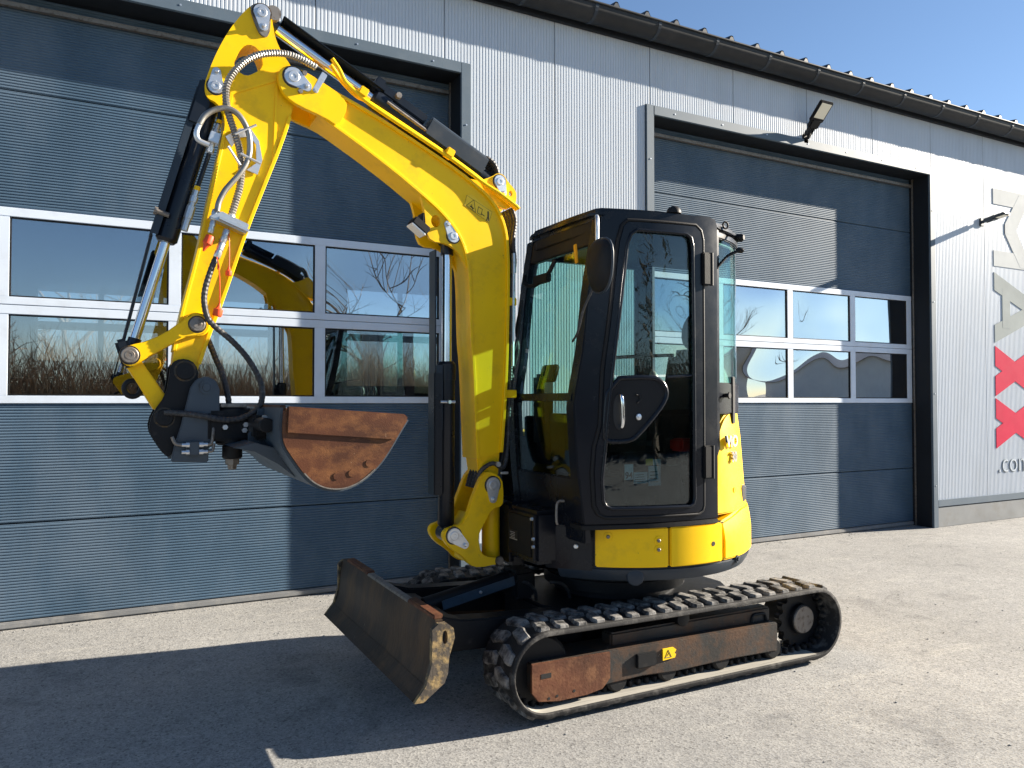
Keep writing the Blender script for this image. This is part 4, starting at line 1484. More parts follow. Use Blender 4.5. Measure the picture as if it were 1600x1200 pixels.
tube(bm, spline([(0.290, 3.716, 1.308), (0.265, 3.716, 1.315), (0.25, 3.72, 1.345)], 5), 0.008, 8)
tube(bm, spline([(0.398, 3.716, 1.308), (0.415, 3.716, 1.315), (0.422, 3.72, 1.37), (0.42, 3.74, 1.40)], 5), 0.007, 8)
tube(bm, spline([(0.398, 3.716, 1.276), (0.418, 3.716, 1.28), (0.425, 3.72, 1.31)], 5), 0.007, 8)
part('steel_pipe', bm, 'dull_steel', qc)

# tilt unit between coupler and bucket
bm = bmesh.new()
cyl(bm, (0.515, 3.80, 1.30), (0.515, 3.80, 1.475), 0.075, 24, 0.01)
cyl(bm, (0.515, 3.80, 1.235), (0.515, 3.80, 1.30), 0.045, 18, 0.006)
box(bm, 0.40, 0.60, 3.72, 4.0, 1.32, 1.46, 0.012)
box(bm, 0.57, 0.70, 3.55, 4.15, 1.335, 1.44, 0.012)
cyl(bm, (0.60, 3.40, 1.40), (0.60, 3.80, 1.40), 0.032, 16, 0.004)
cyl(bm, (0.60, 3.95, 1.40), (0.60, 4.3, 1.40), 0.032, 16, 0.004)
tu = part('tilt_unit', bm, 'frame_black', smooth=35)
bm = bmesh.new()
lathe(bm, (0.515, 3.80, 1.245), (0.515, 3.80, 1.185), [(0, 0.034), (0.035, 0.034), (0.035, 0.024), (0.06, 0.02)], 6)
part('tilt_nut', bm, 'dull_steel', tu)
bm = bmesh.new()
box(bm, 0.455, 0.57, 3.73, 3.87, 1.476, 1.492, 0.003)
part('tilt_plate', bm, 'dull_steel', tu)
bm = bmesh.new()
for p in ((0.555, 3.715, 1.37), (0.56, 3.715, 1.395), (0.615, 3.55, 1.43), (0.47, 3.712, 1.385)):
    lathe(bm, p, (p[0], p[1] - 0.02, p[2]), [(0, 0.013), (0.02, 0.012)], 6)
part('tilt_bolt', bm, 'zinc', tu)

# ditching bucket
B0, B1 = 3.25, 4.45
cheek = [(.660, 1.476), (1.156, 1.441), (1.172, 1.428), (1.101, 1.331), (1.047, 1.267), (.975, 1.192), (.905, 1.148), (.845, 1.133), (.786, 1.152), (.735, 1.194), (.686, 1.262), (.645, 1.325), (.640, 1.372)]
cs = smooth_loop(cheek[4:], 0)
bm = bmesh.new()
hull = [(.640, 1.476), (.634, 1.372), (.640, 1.325), (.680, 1.262), (.729, 1.192), (.780, 1.148), (.843, 1.128), (.912, 1.132), (.985, 1.168), (1.052, 1.230), (1.100, 1.298), (1.138, 1.362), (1.178, 1.424)]
hs = smooth_line(hull, 2)
strip(bm, hs, 0.012, 0.0, B0 + 0.006, B1 - 0.006, 0)
bucket = part('ditching_bucket', bm, 'coupler_grey', smooth=30)
for y0 in (B0 - 0.015, B1 - 0.005):
    bm = bmesh.new()
    prism(bm, [(.650, 1.470)] + hs[2:-1], y0, y0 + 0.02, 0)
    part('cheek_plate', bm, 'bucket_rust', bucket)
for y0 in (B0 - 0.026, B1 - 0.006):
    bm = bmesh.new()
    prism(bm, [(.655, 1.482), (1.158, 1.446), (1.174, 1.430), (1.105, 1.334), (.650, 1.372)], y0, y0 + 0.032, 0.003)
    part('rim_plate', bm, 'bucket_rust', bucket)
bm = bmesh.new()
for cx, cz in ((1.00, 1.235), (0.925, 1.195), (0.86, 1.185)):
    lathe(bm, (cx, B0 - 0.0145, cz), (cx, B0 - 0.019, cz), [(0, 0.016), (0.0035, 0.0155)], 14)
part('wear_plug', bm, 'bucket_rust', bucket)
bm = bmesh.new()
prism(bm, [(.632, 1.462), (.655, 1.462), (.655, 1.487), (.632, 1.487)], B0 + 0.024, B1 - 0.024, 0.003)
part('back_rim', bm, 'bucket_rust', bucket)
bm = bmesh.new()
prism(bm, [(1.095, 1.332), (1.110, 1.326), (1.182, 1.424), (1.168, 1.432)], B0 + 0.007, B1 - 0.007, 0)
part('cutting_edge', bm, 'rust', bucket)
bm = bmesh.new()
strip(bm, [p for p in hs if p[0] > 0.72 and p[1] < 1.22], 0.001, 0.004, B0 - 0.017, B0 + 0.03, 0)
part('edge_wear_strip', bm, 'dull_steel', bucket)
for y0 in (3.62, 4.02):
    bm = bmesh.new()
    prism(bm, [(.60, 1.47), (.640, 1.47), (.645, 1.34), (.70, 1.24), (.77, 1.155), (.70, 1.20), (.56, 1.30), (.56, 1.36), (.60, 1.38)], y0, y0 + 0.025, 0.003)
    part('hanger_plate', bm, 'coupler_grey', bucket)
bm = bmesh.new()
prism(bm, [(.47, 1.305), (.56, 1.285), (.66, 1.228), (.735, 1.165), (.70, 1.215), (.645, 1.30), (.56, 1.325)], 3.45, 4.25, 0.003)
part('back_brace', bm, 'coupler_grey', bucket)


# ---- hoses on the arm
def hose(name, pts, r, mat, ridge=0.0, step=0.0, parent=arm):
    bm = bmesh.new()
    tube(bm, spline(pts, 8), r, 10, ridge=ridge, step=step)
    return part(name, bm, mat, parent, smooth=60 if not ridge else None)


A_ = [(.885, 3.145), (.803, 3.168), (.727, 3.172), (.631, 3.146), (.558, 3.102), (.501, 3.037), (.470, 2.971), (.467, 2.910), (.482, 2.837), (.511, 2.752), (.533, 2.672), (.541, 2.590), (.534, 2.510), (.520, 2.452), (.498, 2.371)]
yA = [3.76, 3.75, 3.74, 3.73, 3.73, 3.735, 3.74, 3.75, 3.755, 3.76, 3.765, 3.765, 3.765, 3.765, 3.765]
hose('spiral_hose', [(a, y, b) for (a, b), y in zip(A_, yA)], 0.0145, 'spiral_steel', ridge=0.0035, step=0.0065)
B_ = [(.352, 2.765), (.375, 2.808), (.416, 2.842), (.472, 2.859), (.521, 2.838), (.558, 2.783), (.572, 2.725), (.569, 2.649), (.538, 2.577), (.489, 2.510), (.461, 2.469), (.439, 2.419), (.431, 2.375)]
hose('arm_hose', [(a, 3.735, b) for a, b in B_], 0.0135, 'spiral_steel')
hose('hose_elbow', [(a, 3.738, b) for a, b in ((.358, 2.775), (.345, 2.745), (.340, 2.715), (.350, 2.692), (.370, 2.683), (.395, 2.676))], 0.0125, 'zinc')
C_ = [(.460, 2.250), (.440, 2.18), (.428, 2.158), (.406, 2.097), (.385, 2.019), (.380, 1.955), (.394, 1.885), (.424, 1.846), (.495, 1.785), (.557, 1.717), (.602, 1.644), (.630, 1.569), (.626, 1.494), (.586, 1.447), (.515, 1.420), (.446, 1.421), (.360, 1.440), (.277, 1.450), (.225, 1.452)]
yC = [3.765, 3.76, 3.755, 3.75, 3.745, 3.74, 3.735, 3.73, 3.725, 3.72, 3.71, 3.705, 3.70, 3.70, 3.70, 3.705, 3.715, 3.74, 3.77]
hose('feed_hose', [(a, y, b) for (a, b), y in zip(C_, yC)], 0.0125, 'hose', ridge=0.0018, step=0.010)
hose('feed_hose', [(.40, 3.93, 1.86), (.416, 3.90, 1.795), (.447, 3.86, 1.701), (.475, 3.82, 1.617), (.493, 3.80, 1.532), (.498, 3.80, 1.49)], 0.0125, 'hose', ridge=0.0018, step=0.010)
bm = bmesh.new()
prism(bm, [(.398, 2.350), (.452, 2.378), (.572, 2.330), (.560, 2.286), (.54, 2.292), (.432, 2.334)], 3.735, 3.796, 0.002)
prism(bm, [(.440, 2.352), (.570, 2.302), (.566, 2.29), (.438, 2.338)], 3.715, 3.80, 0.001)
part('hose_plate', bm, 'zinc', arm)
bm = bmesh.new()
prism(bm, [(.472, 2.747), (.536, 2.796), (.587, 2.800), (.624, 2.749), (.640, 2.659), (.618, 2.586), (.567, 2.602), (.612, 2.640), (.61, 2.73), (.58, 2.765), (.53, 2.75), (.50, 2.70)], AN - 0.014, AN - 0.004, 0.001)
part('hose_plate', bm, 'zinc', arm)
for a, b in (((.505, 2.742), (.60, 2.800)), ((.475, 2.68), (.53, 2.60)), ((.53, 2.655), (.622, 2.620))):
    bm = bmesh.new()
    tube(bm, [(a[0], 3.726, a[1]), (b[0], 3.726, b[1])], 0.006, 6)
    part('hose_clamp', bm, 'zinc', arm)
bm = bmesh.new()
for p0, p1, r in (((.431, 2.385), (.418, 2.335), .0185), ((.498, 2.371), (.484, 2.318), .0185), ((.418, 2.335), (.405, 2.275), .013), ((.478, 2.30), (.458, 2.235), .0155), ((.458, 2.235), (.432, 2.165), .0165)):
    a, b = Vector((p0[0], 3.755, p0[1])), Vector((p1[0], 3.755, p1[1]))
    L = (b - a).length
    lathe(bm, a, b, [(0, r * 0.85), (0.004, r), (L * 0.45, r), (L * 0.45, r * 0.86), (L * 0.6, r * 0.86), (L * 0.6, r), (L - 0.004, r), (L, r * 0.85)], 10)
part('quick_connector', bm, 'zinc', arm, smooth=35)


def dust_cap(p0, p1, r):
    a, b = Vector(p0), Vector(p1)
    L = (b - a).length
    bm = bmesh.new()
    lathe(bm, a, b, [(0, r * 0.9), (0.004, r), (L * 0.5, r), (L * 0.55, r * 0.75), (L * 0.75, r * 0.45), (L, r * 0.2)], 14)
    return part('dust_cap', bm, 'orange_cap', arm, smooth=35)


dust_cap((.407, 3.755, 2.262), (.376, 3.755, 2.190), 0.021)
dust_cap((.486, 3.752, 2.085), (.487, 3.752, 2.128), 0.015)
dust_cap((.436, 3.752, 1.895), (.449, 3.752, 1.955), 0.021)
bm = bmesh.new()
tube(bm, spline([(.484, 3.75, 2.305), (.487, 3.745, 2.22), (.488, 3.75, 2.125)], 5), 0.0028, 6)
tube(bm, spline([(.432, 3.74, 2.165), (.443, 3.735, 2.12), (.436, 3.735, 2.11), (.440, 3.742, 2.14), (.446, 3.742, 2.05), (.449, 3.75, 1.95)], 5), 0.0028, 6)
part('cap_strap', bm, 'orange_cap', arm)

# ------------------------------------------------------------------ house and cab
HC = Vector((2.71, 3.845, 0))


def arc_pt(ang, r, z):
    a = math.radians(ang)
    return Vector((HC.x + r * math.cos(a), HC.y + r * math.sin(a), z))


def arc_shell(bm, a0, a1, r, zlo, zhi, thick=0.02, n=24, bev=0.003, rfun=None):
    """curved plate on the round tail; zlo/zhi may be functions of the angle fraction"""
    t = bmesh.new()
    rows = []
    for k in range(n + 1):
        f = k / n
        ang = a0 + (a1 - a0) * f
        z0 = zlo(f) if callable(zlo) else zlo
        z1 = zhi(f) if callable(zhi) else zhi
        row = []
        m = 5
        for j in range(m):
            g = j / (m - 1)
            z = z0 + (z1 - z0) * g
            rr = r + (rfun(f, g) if rfun else 0)
            row.append((t.verts.new(arc_pt(ang, rr, z)), t.verts.new(arc_pt(ang, rr - thick, z))))
        rows.append(row)
    for A, B in zip(rows, rows[1:]):
        for j in range(len(A) - 1):
            t.faces.new((A[j][0], B[j][0], B[j + 1][0], A[j + 1][0]))
            t.faces.new((A[j][1], A[j + 1][1], B[j + 1][1], B[j][1]))
        t.faces.new((A[0][0], A[0][1], B[0][1], B[0][0]))
        t.faces.new((A[-1][0], B[-1][0], B[-1][1], A[-1][1]))
    for row in (rows[0], rows[-1]):
        for j in range(len(row) - 1):
            t.faces.new((row[j][0], row[j + 1][0], row[j + 1][1], row[j][1]))
    do_bevel(t, bev, 50, 2)
    join(bm, t)
    return bm


def plan(r, a0=-146, a1=146, xf=2.03, n=40):
    pts = []
    for k in range(n + 1):
        p = arc_pt(a0 + (a1 - a0) * k / n, r, 0)
        pts.append((p.x, p.y))
    return [p for p in pts]


bm = bmesh.new()
prism(bm, plan(0.772), 0.655, 0.872, 0.006, axis='Z')
lathe(bm, (HC.x, HC.y, 0.575), (HC.x, HC.y, 0.60), [(0, 0.55), (0.025, 0.66)], 40)
skirt = part('house_body', bm, 'black_paint', smooth=30)
bm = bmesh.new()
arc_shell(bm, -147, 147, 0.786, lambda f: 0.592, lambda f: 0.662, 0.05, 60, 0.008, rfun=lambda f, g: -0.035 * (1 - g) ** 1.5)
part('lower_skirt', bm, 'guard_grey', skirt, smooth=40)
bm = bmesh.new()
arc_shell(bm, -152, -132.6, 0.785, 0.64, 0.866, 0.03, 10, 0.006)
part('corner_cover', bm, 'black_paint', skirt, smooth=40)
bm = bmesh.new()
p = arc_pt(-139, 0.786, 0.765)
lathe(bm, p, arc_pt(-139, 0.797, 0.765), [(0, 0.013), (0.007, 0.013), (0.011, 0.009)], 12)
part('cover_bolt', bm, 'zinc', skirt)
for a0, a1, nm in ((-131.8, -104.6, 'side_panel'), (-104.0, -79.2, 'side_panel')):
    bm = bmesh.new()
    arc_shell(bm, a0, a1, 0.792, 0.667, 0.867, 0.03, 20, 0.006)
    part(nm, bm, 'yellow', skirt, smooth=40)
for ang, z in ((-127.0, 0.822), (-108.6, 0.803), (-108.6, 0.757)):
    bm = bmesh.new()
    lathe(bm, arc_pt(ang, 0.791, z), arc_pt(ang, 0.796, z), [(0, 0.024), (0.0035, 0.022)], 18)
    part('bolt_dish', bm, 'yellow', skirt, smooth=40)
    bm = bmesh.new()
    lathe(bm, arc_pt(ang, 0.794, z), arc_pt(ang, 0.803, z), [(0, 0.010), (0.006, 0.010), (0.009, 0.007)], 6)
    part('panel_bolt', bm, 'dull_steel', skirt)
bm = bmesh.new()
lathe(bm, arc_pt(-84.6, 0.7915, 0.765), arc_pt(-84.6, 0.7935, 0.765), [(0, 0.013), (0.002, 0.012)], 16)
part('panel_hole', bm, 'sticker_ink', skirt)
bm = bmesh.new()
lathe(bm, arc_pt(-117, 0.772, 0.618), arc_pt(-117, 0.787, 0.618), [(0, 0.045), (0.008, 0.04), (0.012, 0.03)], 20)
lathe(bm, arc_pt(-68, 0.778, 0.655), arc_pt(-68, 0.80, 0.655), [(0, 0.022), (0.012, 0.020), (0.012, 0.012), (0.02, 0.010)], 14)
part('tie_down_eye', bm, 'guard_grey', skirt, smooth=35)['kind'] = 'stuff'
# counterweight and tail hood
bm = bmesh.new()
arc_shell(bm, -78.6, 78.6, 0.796, 0.668, lambda f: 0.868 + 0.055 * min(1, (min(f, 1 - f) * 9)), 0.10, 50, 0.012, rfun=lambda f, g: -0.02 * max(0, g - 0.6) / 0.4)
part('counterweight', bm, 'yellow', skirt, smooth=40)
bm = bmesh.new()


def hood_top(f):
    e = min(f, 1 - f) * 157 / 22.0
    return 0.96 + 0.485 * (1 - (1 - min(1, e)) ** 2.6) ** 0.75 if e < 1 else 1.445


arc_shell(bm, -82.5, 75, 0.742, 0.905, hood_top, 0.05, 90, 0.010, rfun=lambda f, g: 0.030 * (1 - g) ** 2 - 0.02 * g ** 5)
hood = part('engine_hood', bm, 'yellow', skirt, smooth=40)
bm = bmesh.new()
prism(bm, [(p[0], p[1]) for p in plan(0.695, -80, 74, n=30)] + [(2.80, 4.50), (2.80, 3.15)], 0.87, 1.43, 0.01, axis='Z')
part('engine_bay', bm, 'black_paint', skirt)
bm = bmesh.new()
lathe(bm, arc_pt(-66, 0.757, 1.02), arc_pt(-66, 0.767, 1.02), [(0, 0.02), (0.008, 0.014)], 14)
part('hood_latch', bm, 'yellow', skirt, smooth=35)
a_ = math.radians(-72)
rt = Vector((-math.sin(a_), math.cos(a_), 0))
for txt, ang, z, sz in (('ViO', -72.5, 1.258, 0.085), ('30', -68.0, 1.175, 0.075)):
    a_ = math.radians(ang + 4.5)
    rt = Vector((-math.sin(a_), math.cos(a_), 0))
    lettering('chrome_lettering', txt, sz, 'chrome', hood, arc_pt(ang, 0.757, z), rt, (0, 0, 1), depth=0.006, bold=0.003)
bm = bmesh.new()
obox(bm, arc_pt(-54, 0.765, 0.99), (0, 0, 1), (0.6, 0.8, 0), (0.8, -0.6, 0), 0.09, 0.05, 0.03, 0.008)
part('tail_light', bm, 'zinc', skirt)
# right-hand deck beside the cab
bm = bmesh.new()
box(bm, 2.06, 2.80, 4.0, 4.47, 0.86, 1.30, 0.05)
part('deck_cover', bm, 'black_paint', skirt, smooth=35)
bm = bmesh.new()
box(bm, 2.10, 2.78, 4.02, 4.45, 1.299, 1.32, 0.01)
part('deck_lid', bm, 'yellow', skirt)
# front frame box beside the swing post
bm = bmesh.new()
box(bm, 1.93, 2.12, 3.42, 3.735, 0.665, 0.94, 0.02)
box(bm, 1.955, 2.2, 3.74, 4.10, 0.60, 0.95, 0.02)
fb = part('front_box', bm, 'black_paint', skirt, smooth=30)
bm = bmesh.new()
box(bm, 1.926, 1.932, 3.46, 3.71, 0.70, 0.905, 0.003)
part('box_lid', bm, 'plastic_black', fb)
bm = bmesh.new()
box(bm, 1.9235, 1.9262, 3.60, 3.695, 0.765, 0.815)
part('type_plate', bm, 'sticker_ink', fb)
bm = bmesh.new()
for k in range(4):
    box(bm, 1.9228, 1.9234, 3.63, 3.685 - 0.008 * (k % 2), 0.802 - 0.009 * k, 0.806 - 0.009 * k)
box(bm, 1.9228, 1.9234, 3.605, 3.69, 0.767, 0.772)
part('plate_print', bm, 'zinc', fb)
bm = bmesh.new()
for p in ((1.93, 3.45, 0.90), (1.93, 3.435, 0.80), (1.93, 3.435, 0.76)):
    lathe(bm, p, (p[0] - 0.012, p[1], p[2]), [(0, 0.010), (0.012, 0.008)], 6)
part('box_bolt', bm, 'zinc', fb)
bm = bmesh.new()
tube(bm, spline([(2.04, 3.32, 1.00), (2.015, 3.325, 1.00), (2.0, 3.325, 0.98), (1.995, 3.32, 0.91), (2.0, 3.32, 0.885)], 5), 0.007, 8)
part('grab_handle', bm, 'dull_steel', skirt, smooth=50)


# ---- cab: near side is bowed in plan, so its pieces are laid out in (x, z) and bent to the bow
def ycab(x):
    return 3.065 + (0.32 * (2.72 - x) ** 2 if x < 2.72 else 0.5 * (x - 2.72) ** 2)


def ray_hit(loop, c, ang):
    dx, dz = math.cos(ang), math.sin(ang)
    best = None
    n = len(loop)
    for i in range(n):
        ax, az = loop[i]
        bx, bz = loop[(i + 1) % n]
        ex, ez = bx - ax, bz - az
        den = dx * ez - dz * ex
        if abs(den) < 1e-12:
            continue
        t = ((ax - c[0]) * ez - (az - c[1]) * ex) / den
        u = ((ax - c[0]) * dz - (az - c[1]) * dx) / den
        if t > 0 and -1e-9 <= u <= 1 + 1e-9 and (best is None or t > best):
            best = t
    return (c[0] + dx * best, c[1] + dz * best)


def angles_for(loops, c, n=150):
    A = {2 * math.pi * k / n for k in range(n)}
    for lp in loops:
        for p in lp:
            A.add(math.atan2(p[1] - c[1], p[0] - c[0]) % (2 * math.pi))
    out = []
    for a in sorted(A):
        if not out or a - out[-1] > 1e-3:
            out.append(a)
    return out


def band(bm, outer, inner, o0, o1, c, rings=4, bev=0.0):
    """frame between two outlines, o0 = outer face offset, o1 = inner face offset (towards the cab)"""
    ang = angles_for((outer, inner), c)
    t = bmesh.new()
    fr, bk = [], []
    for a in ang:
        p, q = ray_hit(outer, c, a), ray_hit(inner, c, a)
        rf, rb = [], []
        for k in range(rings + 1):
            f = k / rings
            x, z = p[0] + (q[0] - p[0]) * f, p[1] + (q[1] - p[1]) * f
            rf.append(t.verts.new((x, ycab(x) + o0, z)))
            rb.append(t.verts.new((x, ycab(x) + o1, z)))
        fr.append(rf)
        bk.append(rb)
    n = len(ang)
    for i in range(n):
        j = (i + 1) % n
        for k in range(rings):
            t.faces.new((fr[i][k], fr[j][k], fr[j][k + 1], fr[i][k + 1]))
            t.faces.new((bk[i][k], bk[i][k + 1], bk[j][k + 1], bk[j][k]))
        t.faces.new((fr[i][0], bk[i][0], bk[j][0], fr[j][0]))
        t.faces.new((fr[i][-1], fr[j][-1], bk[j][-1], bk[i][-1]))
    do_bevel(t, bev, 60, 2)
    join(bm, t)
    return bm


def plate(bm, loop, o0, o1, rings=6, bev=0.0):
    cx = sum(p[0] for p in loop) / len(loop)
    cz = sum(p[1] for p in loop) / len(loop)
    t = bmesh.new()
    n = len(loop)

    def V(x, z, o):
        return t.verts.new((x, ycab(x) + o, z))
    F = [[V(cx + (x - cx) * k / rings, cz + (z - cz) * k / rings, o0) for x, z in loop] for k in range(1, rings + 1)]
    Bk = [[V(cx + (x - cx) * k / rings, cz + (z - cz) * k / rings, o1) for x, z in loop] for k in range(1, rings + 1)]
    c0, c1 = V(cx, cz, o0), V(cx, cz, o1)
    for i in range(n):
        j = (i + 1) % n
        t.faces.new((c0, F[0][i], F[0][j]))
        t.faces.new((c1, Bk[0][j], Bk[0][i]))
        for k in range(rings - 1):
            t.faces.new((F[k][i], F[k + 1][i], F[k + 1][j], F[k][j]))
            t.faces.new((Bk[k][i], Bk[k][j], Bk[k + 1][j], Bk[k + 1][i]))
        t.faces.new((F[-1][i], Bk[-1][i], Bk[-1][j], F[-1][j]))
    do_bevel(t, bev, 60, 2)
    join(bm, t)
    return bm


def dense(loop, step=0.03, closed=True):
    out = []
    n = len(loop)
    for i in range(n if closed else n - 1):
        a, b = loop[i], loop[(i + 1) % n]
        L = math.hypot(b[0] - a[0], b[1] - a[1])
        m = max(1, int(L / step))
        for k in range(m):
            out.append((a[0] + (b[0] - a[0]) * k / m, a[1] + (b[1] - a[1]) * k / m))
    if not closed:
        out.append(loop[-1])
    return out


def side_tube(bm, loop, r, off, closed=True):
    pts = [Vector((x, ycab(x) + off, z)) for x, z in dense(loop)]
    if closed:
        pts.append(pts[0])
    return tube(bm, pts, r, 8)


CC = (2.43, 1.68)
cab_outer = [(2.165, 2.400), (2.180, 2.438), (2.215, 2.455), (2.50, 2.462), (2.78, 2.470), (2.822, 2.462), (2.838, 2.43), (2.832, 1.6), (2.832, 0.895), (2.081, 0.895), (2.052, 1.151), (2.040, 1.35), (2.034, 1.494), (2.079, 1.772), (2.108, 2.087)]
door_outer = [(2.290, 2.412), (2.262, 2.385), (2.240, 2.304), (2.197, 1.918), (2.163, 1.663), (2.150, 1.383), (2.122, 1.276), (2.112, 1.151), (2.120, 0.985), (2.140, 0.945), (2.175, 0.928), (2.690, 0.924), (2.716, 0.940), (2.724, 0.965), (2.727, 1.659), (2.728, 2.340), (2.715, 2.390), (2.680, 2.416)]
door_inner = [(2.335, 2.362), (2.304, 2.338), (2.286, 2.29), (2.252, 1.987), (2.212, 1.663), (2.190, 1.45), (2.175, 1.276), (2.158, 1.120), (2.164, 1.010), (2.176, 0.985), (2.205, 0.972), (2.630, 0.968), (2.652, 0.980), (2.660, 1.005), (2.660, 1.659), (2.656, 2.300), (2.645, 2.345), (2.615, 2.362)]
upwin = [(2.335, 2.364), (2.302, 2.338), (2.284, 2.29), (2.250, 1.987), (2.214, 1.675), (2.218, 1.642), (2.24, 1.632), (2.64, 1.642), (2.662, 1.66), (2.658, 2.300), (2.646, 2.347), (2.615, 2.364)]
lowwin = [(2.188, 1.45), (2.173, 1.276), (2.156, 1.120), (2.162, 1.010), (2.174, 0.983), (2.205, 0.970), (2.630, 0.966), (2.654, 0.980), (2.662, 1.005), (2.662, 1.630), (2.20, 1.620)]
dpanel = [(2.168, 1.325), (2.190, 1.615), (2.413, 1.625), (2.470, 1.605), (2.498, 1.555), (2.490, 1.512), (2.45, 1.455), (2.335, 1.330), (2.300, 1.308), (2.240, 1.302), (2.185, 1.305)]
bm = bmesh.new()
band(bm, cab_outer, door_outer, 0.0, 0.07, CC, bev=0.012)
cab = part('cab', bm, 'black_paint', smooth=40)
bm = bmesh.new()
inner_o = [(CC[0] + (x - CC[0]) * 0.985, CC[1] + (z - CC[1]) * 0.993) for x, z in door_outer]
band(bm, inner_o, door_inner, -0.012, 0.03, CC, bev=0.010)
cdoor = part('cab_door', bm, 'black_paint', skirt, smooth=40)
cdoor.parent = EX
bm = bmesh.new()
side_tube(bm, [(CC[0] + (x - CC[0]) * 0.999, CC[1] + (z - CC[1]) * 0.999) for x, z in door_outer], 0.009, -0.004)
part('door_seal', bm, 'plastic_black', cdoor, smooth=50)
bm = bmesh.new()
side_tube(bm, door_inner, 0.010, -0.010)
part('window_seal', bm, 'black_paint', cdoor, smooth=50)
bm = bmesh.new()
plate(bm, dense(upwin), 0.004, 0.008)
part('door_window', bm, 'cab_glass_side', cdoor)
bm = bmesh.new()
plate(bm, dense(lowwin), 0.004, 0.008)
part('door_window', bm, 'cab_glass_side', cdoor)
bm = bmesh.new()
plate(bm, dense(smooth_loop(dpanel, 1)), -0.010, 0.003, bev=0.003)
part('door_panel', bm, 'plastic_black', cdoor, smooth=40)
bm = bmesh.new()
side_tube(bm, smooth_loop(dpanel, 1), 0.0135, -0.006)
part('panel_rim', bm, 'black_paint', cdoor, smooth=50)
bm = bmesh.new()
side_tube(bm, [(2.50, 1.625), (2.66, 1.636)], 0.008, -0.004, closed=False)
part('window_bar', bm, 'black_paint', cdoor, smooth=50)
bm = bmesh.new()
ov = [(2.244 + 0.032 * math.cos(a), 1.450 + 0.088 * math.copysign(abs(math.sin(a)) ** 0.75, math.sin(a))) for a in [2 * math.pi * k / 24 for k in range(24)]]
plate(bm, ov, -0.0125, -0.008, 3)
part('handle_recess', bm, 'sticker_ink', cdoor)
bm = bmesh.new()
hy = ycab(2.245)
tube(bm, spline([(2.243, hy - 0.012, 1.535), (2.243, hy - 0.032, 1.52), (2.245, hy - 0.036, 1.45), (2.246, hy - 0.032, 1.385), (2.246, hy - 0.012, 1.37)], 6), 0.0095, 8)
part('door_handle', bm, 'chrome', cdoor, smooth=50)
bm = bmesh.new()
ky = ycab(2.345)
lathe(bm, (2.340, ky - 0.008, 1.425), (2.340, ky - 0.017, 1.425), [(0, 0.016), (0.007, 0.016), (0.009, 0.013)], 18)
part('door_lock', bm, 'zinc', cdoor, smooth=35)
bm = bmesh.new()
tube(bm, [(2.325, ky - 0.012, 1.535), (2.345, ky - 0.012, 1.535), (2.348, ky - 0.012, 1.51), (2.33, ky - 0.012, 1.495)], 0.005, 6)
part('panel_clip', bm, 'plastic_black', cdoor)
for zz in (2.19, 1.19):
    bm = bmesh.new()
    hx = 2.748
    hy = ycab(hx)
    box(bm, hx - 0.035, hx + 0.014, hy - 0.030, hy + 0.004, zz - 0.085, zz + 0.085, 0.006)
    cyl(bm, (hx + 0.022, hy - 0.022, zz - 0.085), (hx + 0.022, hy - 0.022, zz + 0.085), 0.011, 10)
    part('door_hinge', bm, 'plastic_black', cdoor)
# door sill step
bm = bmesh.new()
pl = [(x, ycab(x) - 0.012) for x in [2.06 + 0.04 * k for k in range(20)]] + [(2.83, 3.3), (2.06, 3.3)]
prism(bm, pl, 0.869, 0.892, 0.003, axis='Z')
part('step_edge', bm, 'plastic_black', cab)

# roof
roof_plan = [(x, ycab(x) + 0.004) for x in [2.17 + 0.05 * k for k in range(14)]]
for ang in range(-74, -14, 6):
    p = arc_pt(ang, 0.735, 0)
    roof_plan.append((p.x, p.y))
roof_plan += [(3.40, 3.86), (3.30, 3.93), (2.30, 3.93), (2.16, 3.90), (2.12, 3.80), (2.125, 3.4), (2.14, 3.2)]
bm = bmesh.new()
prism(bm, roof_plan, 2.415, 2.474, 0.022, axis='Z')
part('cab_roof', bm, 'black_paint', cab, smooth=40)
bm = bmesh.new()
prism(bm, [(x + 0.02 * (1 if x < 2.5 else -1), 3.5 + (y - 3.5) * 0.93) for x, y in roof_plan], 2.36, 2.414, 0.004, axis='Z')
part('head_liner', bm, 'plastic_black', cab)
# front: pillars, header, windscreen, lower panel


def xf(z):
    pts = [(0.60, 2.09), (0.91, 2.081), (1.151, 2.052), (1.494, 2.034), (1.772, 2.079), (2.087, 2.108), (2.438, 2.165)]
    for (a, x0), (b, x1) in zip(pts, pts[1:]):
        if z <= b:
            return x0 + (x1 - x0) * (z - a) / (b - a)
    return pts[-1][1]


def front_strip(bm, y0f, y1f, z0, z1, o0, o1, n=16):
    """sheet that follows the front line of the cab between two y lines"""
    t = bmesh.new()
    rows = []
    for k in range(n + 1):
        z = z0 + (z1 - z0) * k / n
        ya = y0f(z) if callable(y0f) else y0f
        yb = y1f(z) if callable(y1f) else y1f
        rows.append([t.verts.new((xf(z) + o0, ya, z)), t.verts.new((xf(z) + o0, yb, z)), t.verts.new((xf(z) + o1, yb, z)), t.verts.new((xf(z) + o1, ya, z))])
    for A, B in zip(rows, rows[1:]):
        for i in range(4):
            t.faces.new((A[i], A[(i + 1) % 4], B[(i + 1) % 4], B[i]))
    t.faces.new(rows[0])
    t.faces.new(list(reversed(rows[-1])))
    do_bevel(t, 0.006, 60, 2)
    join(bm, t)


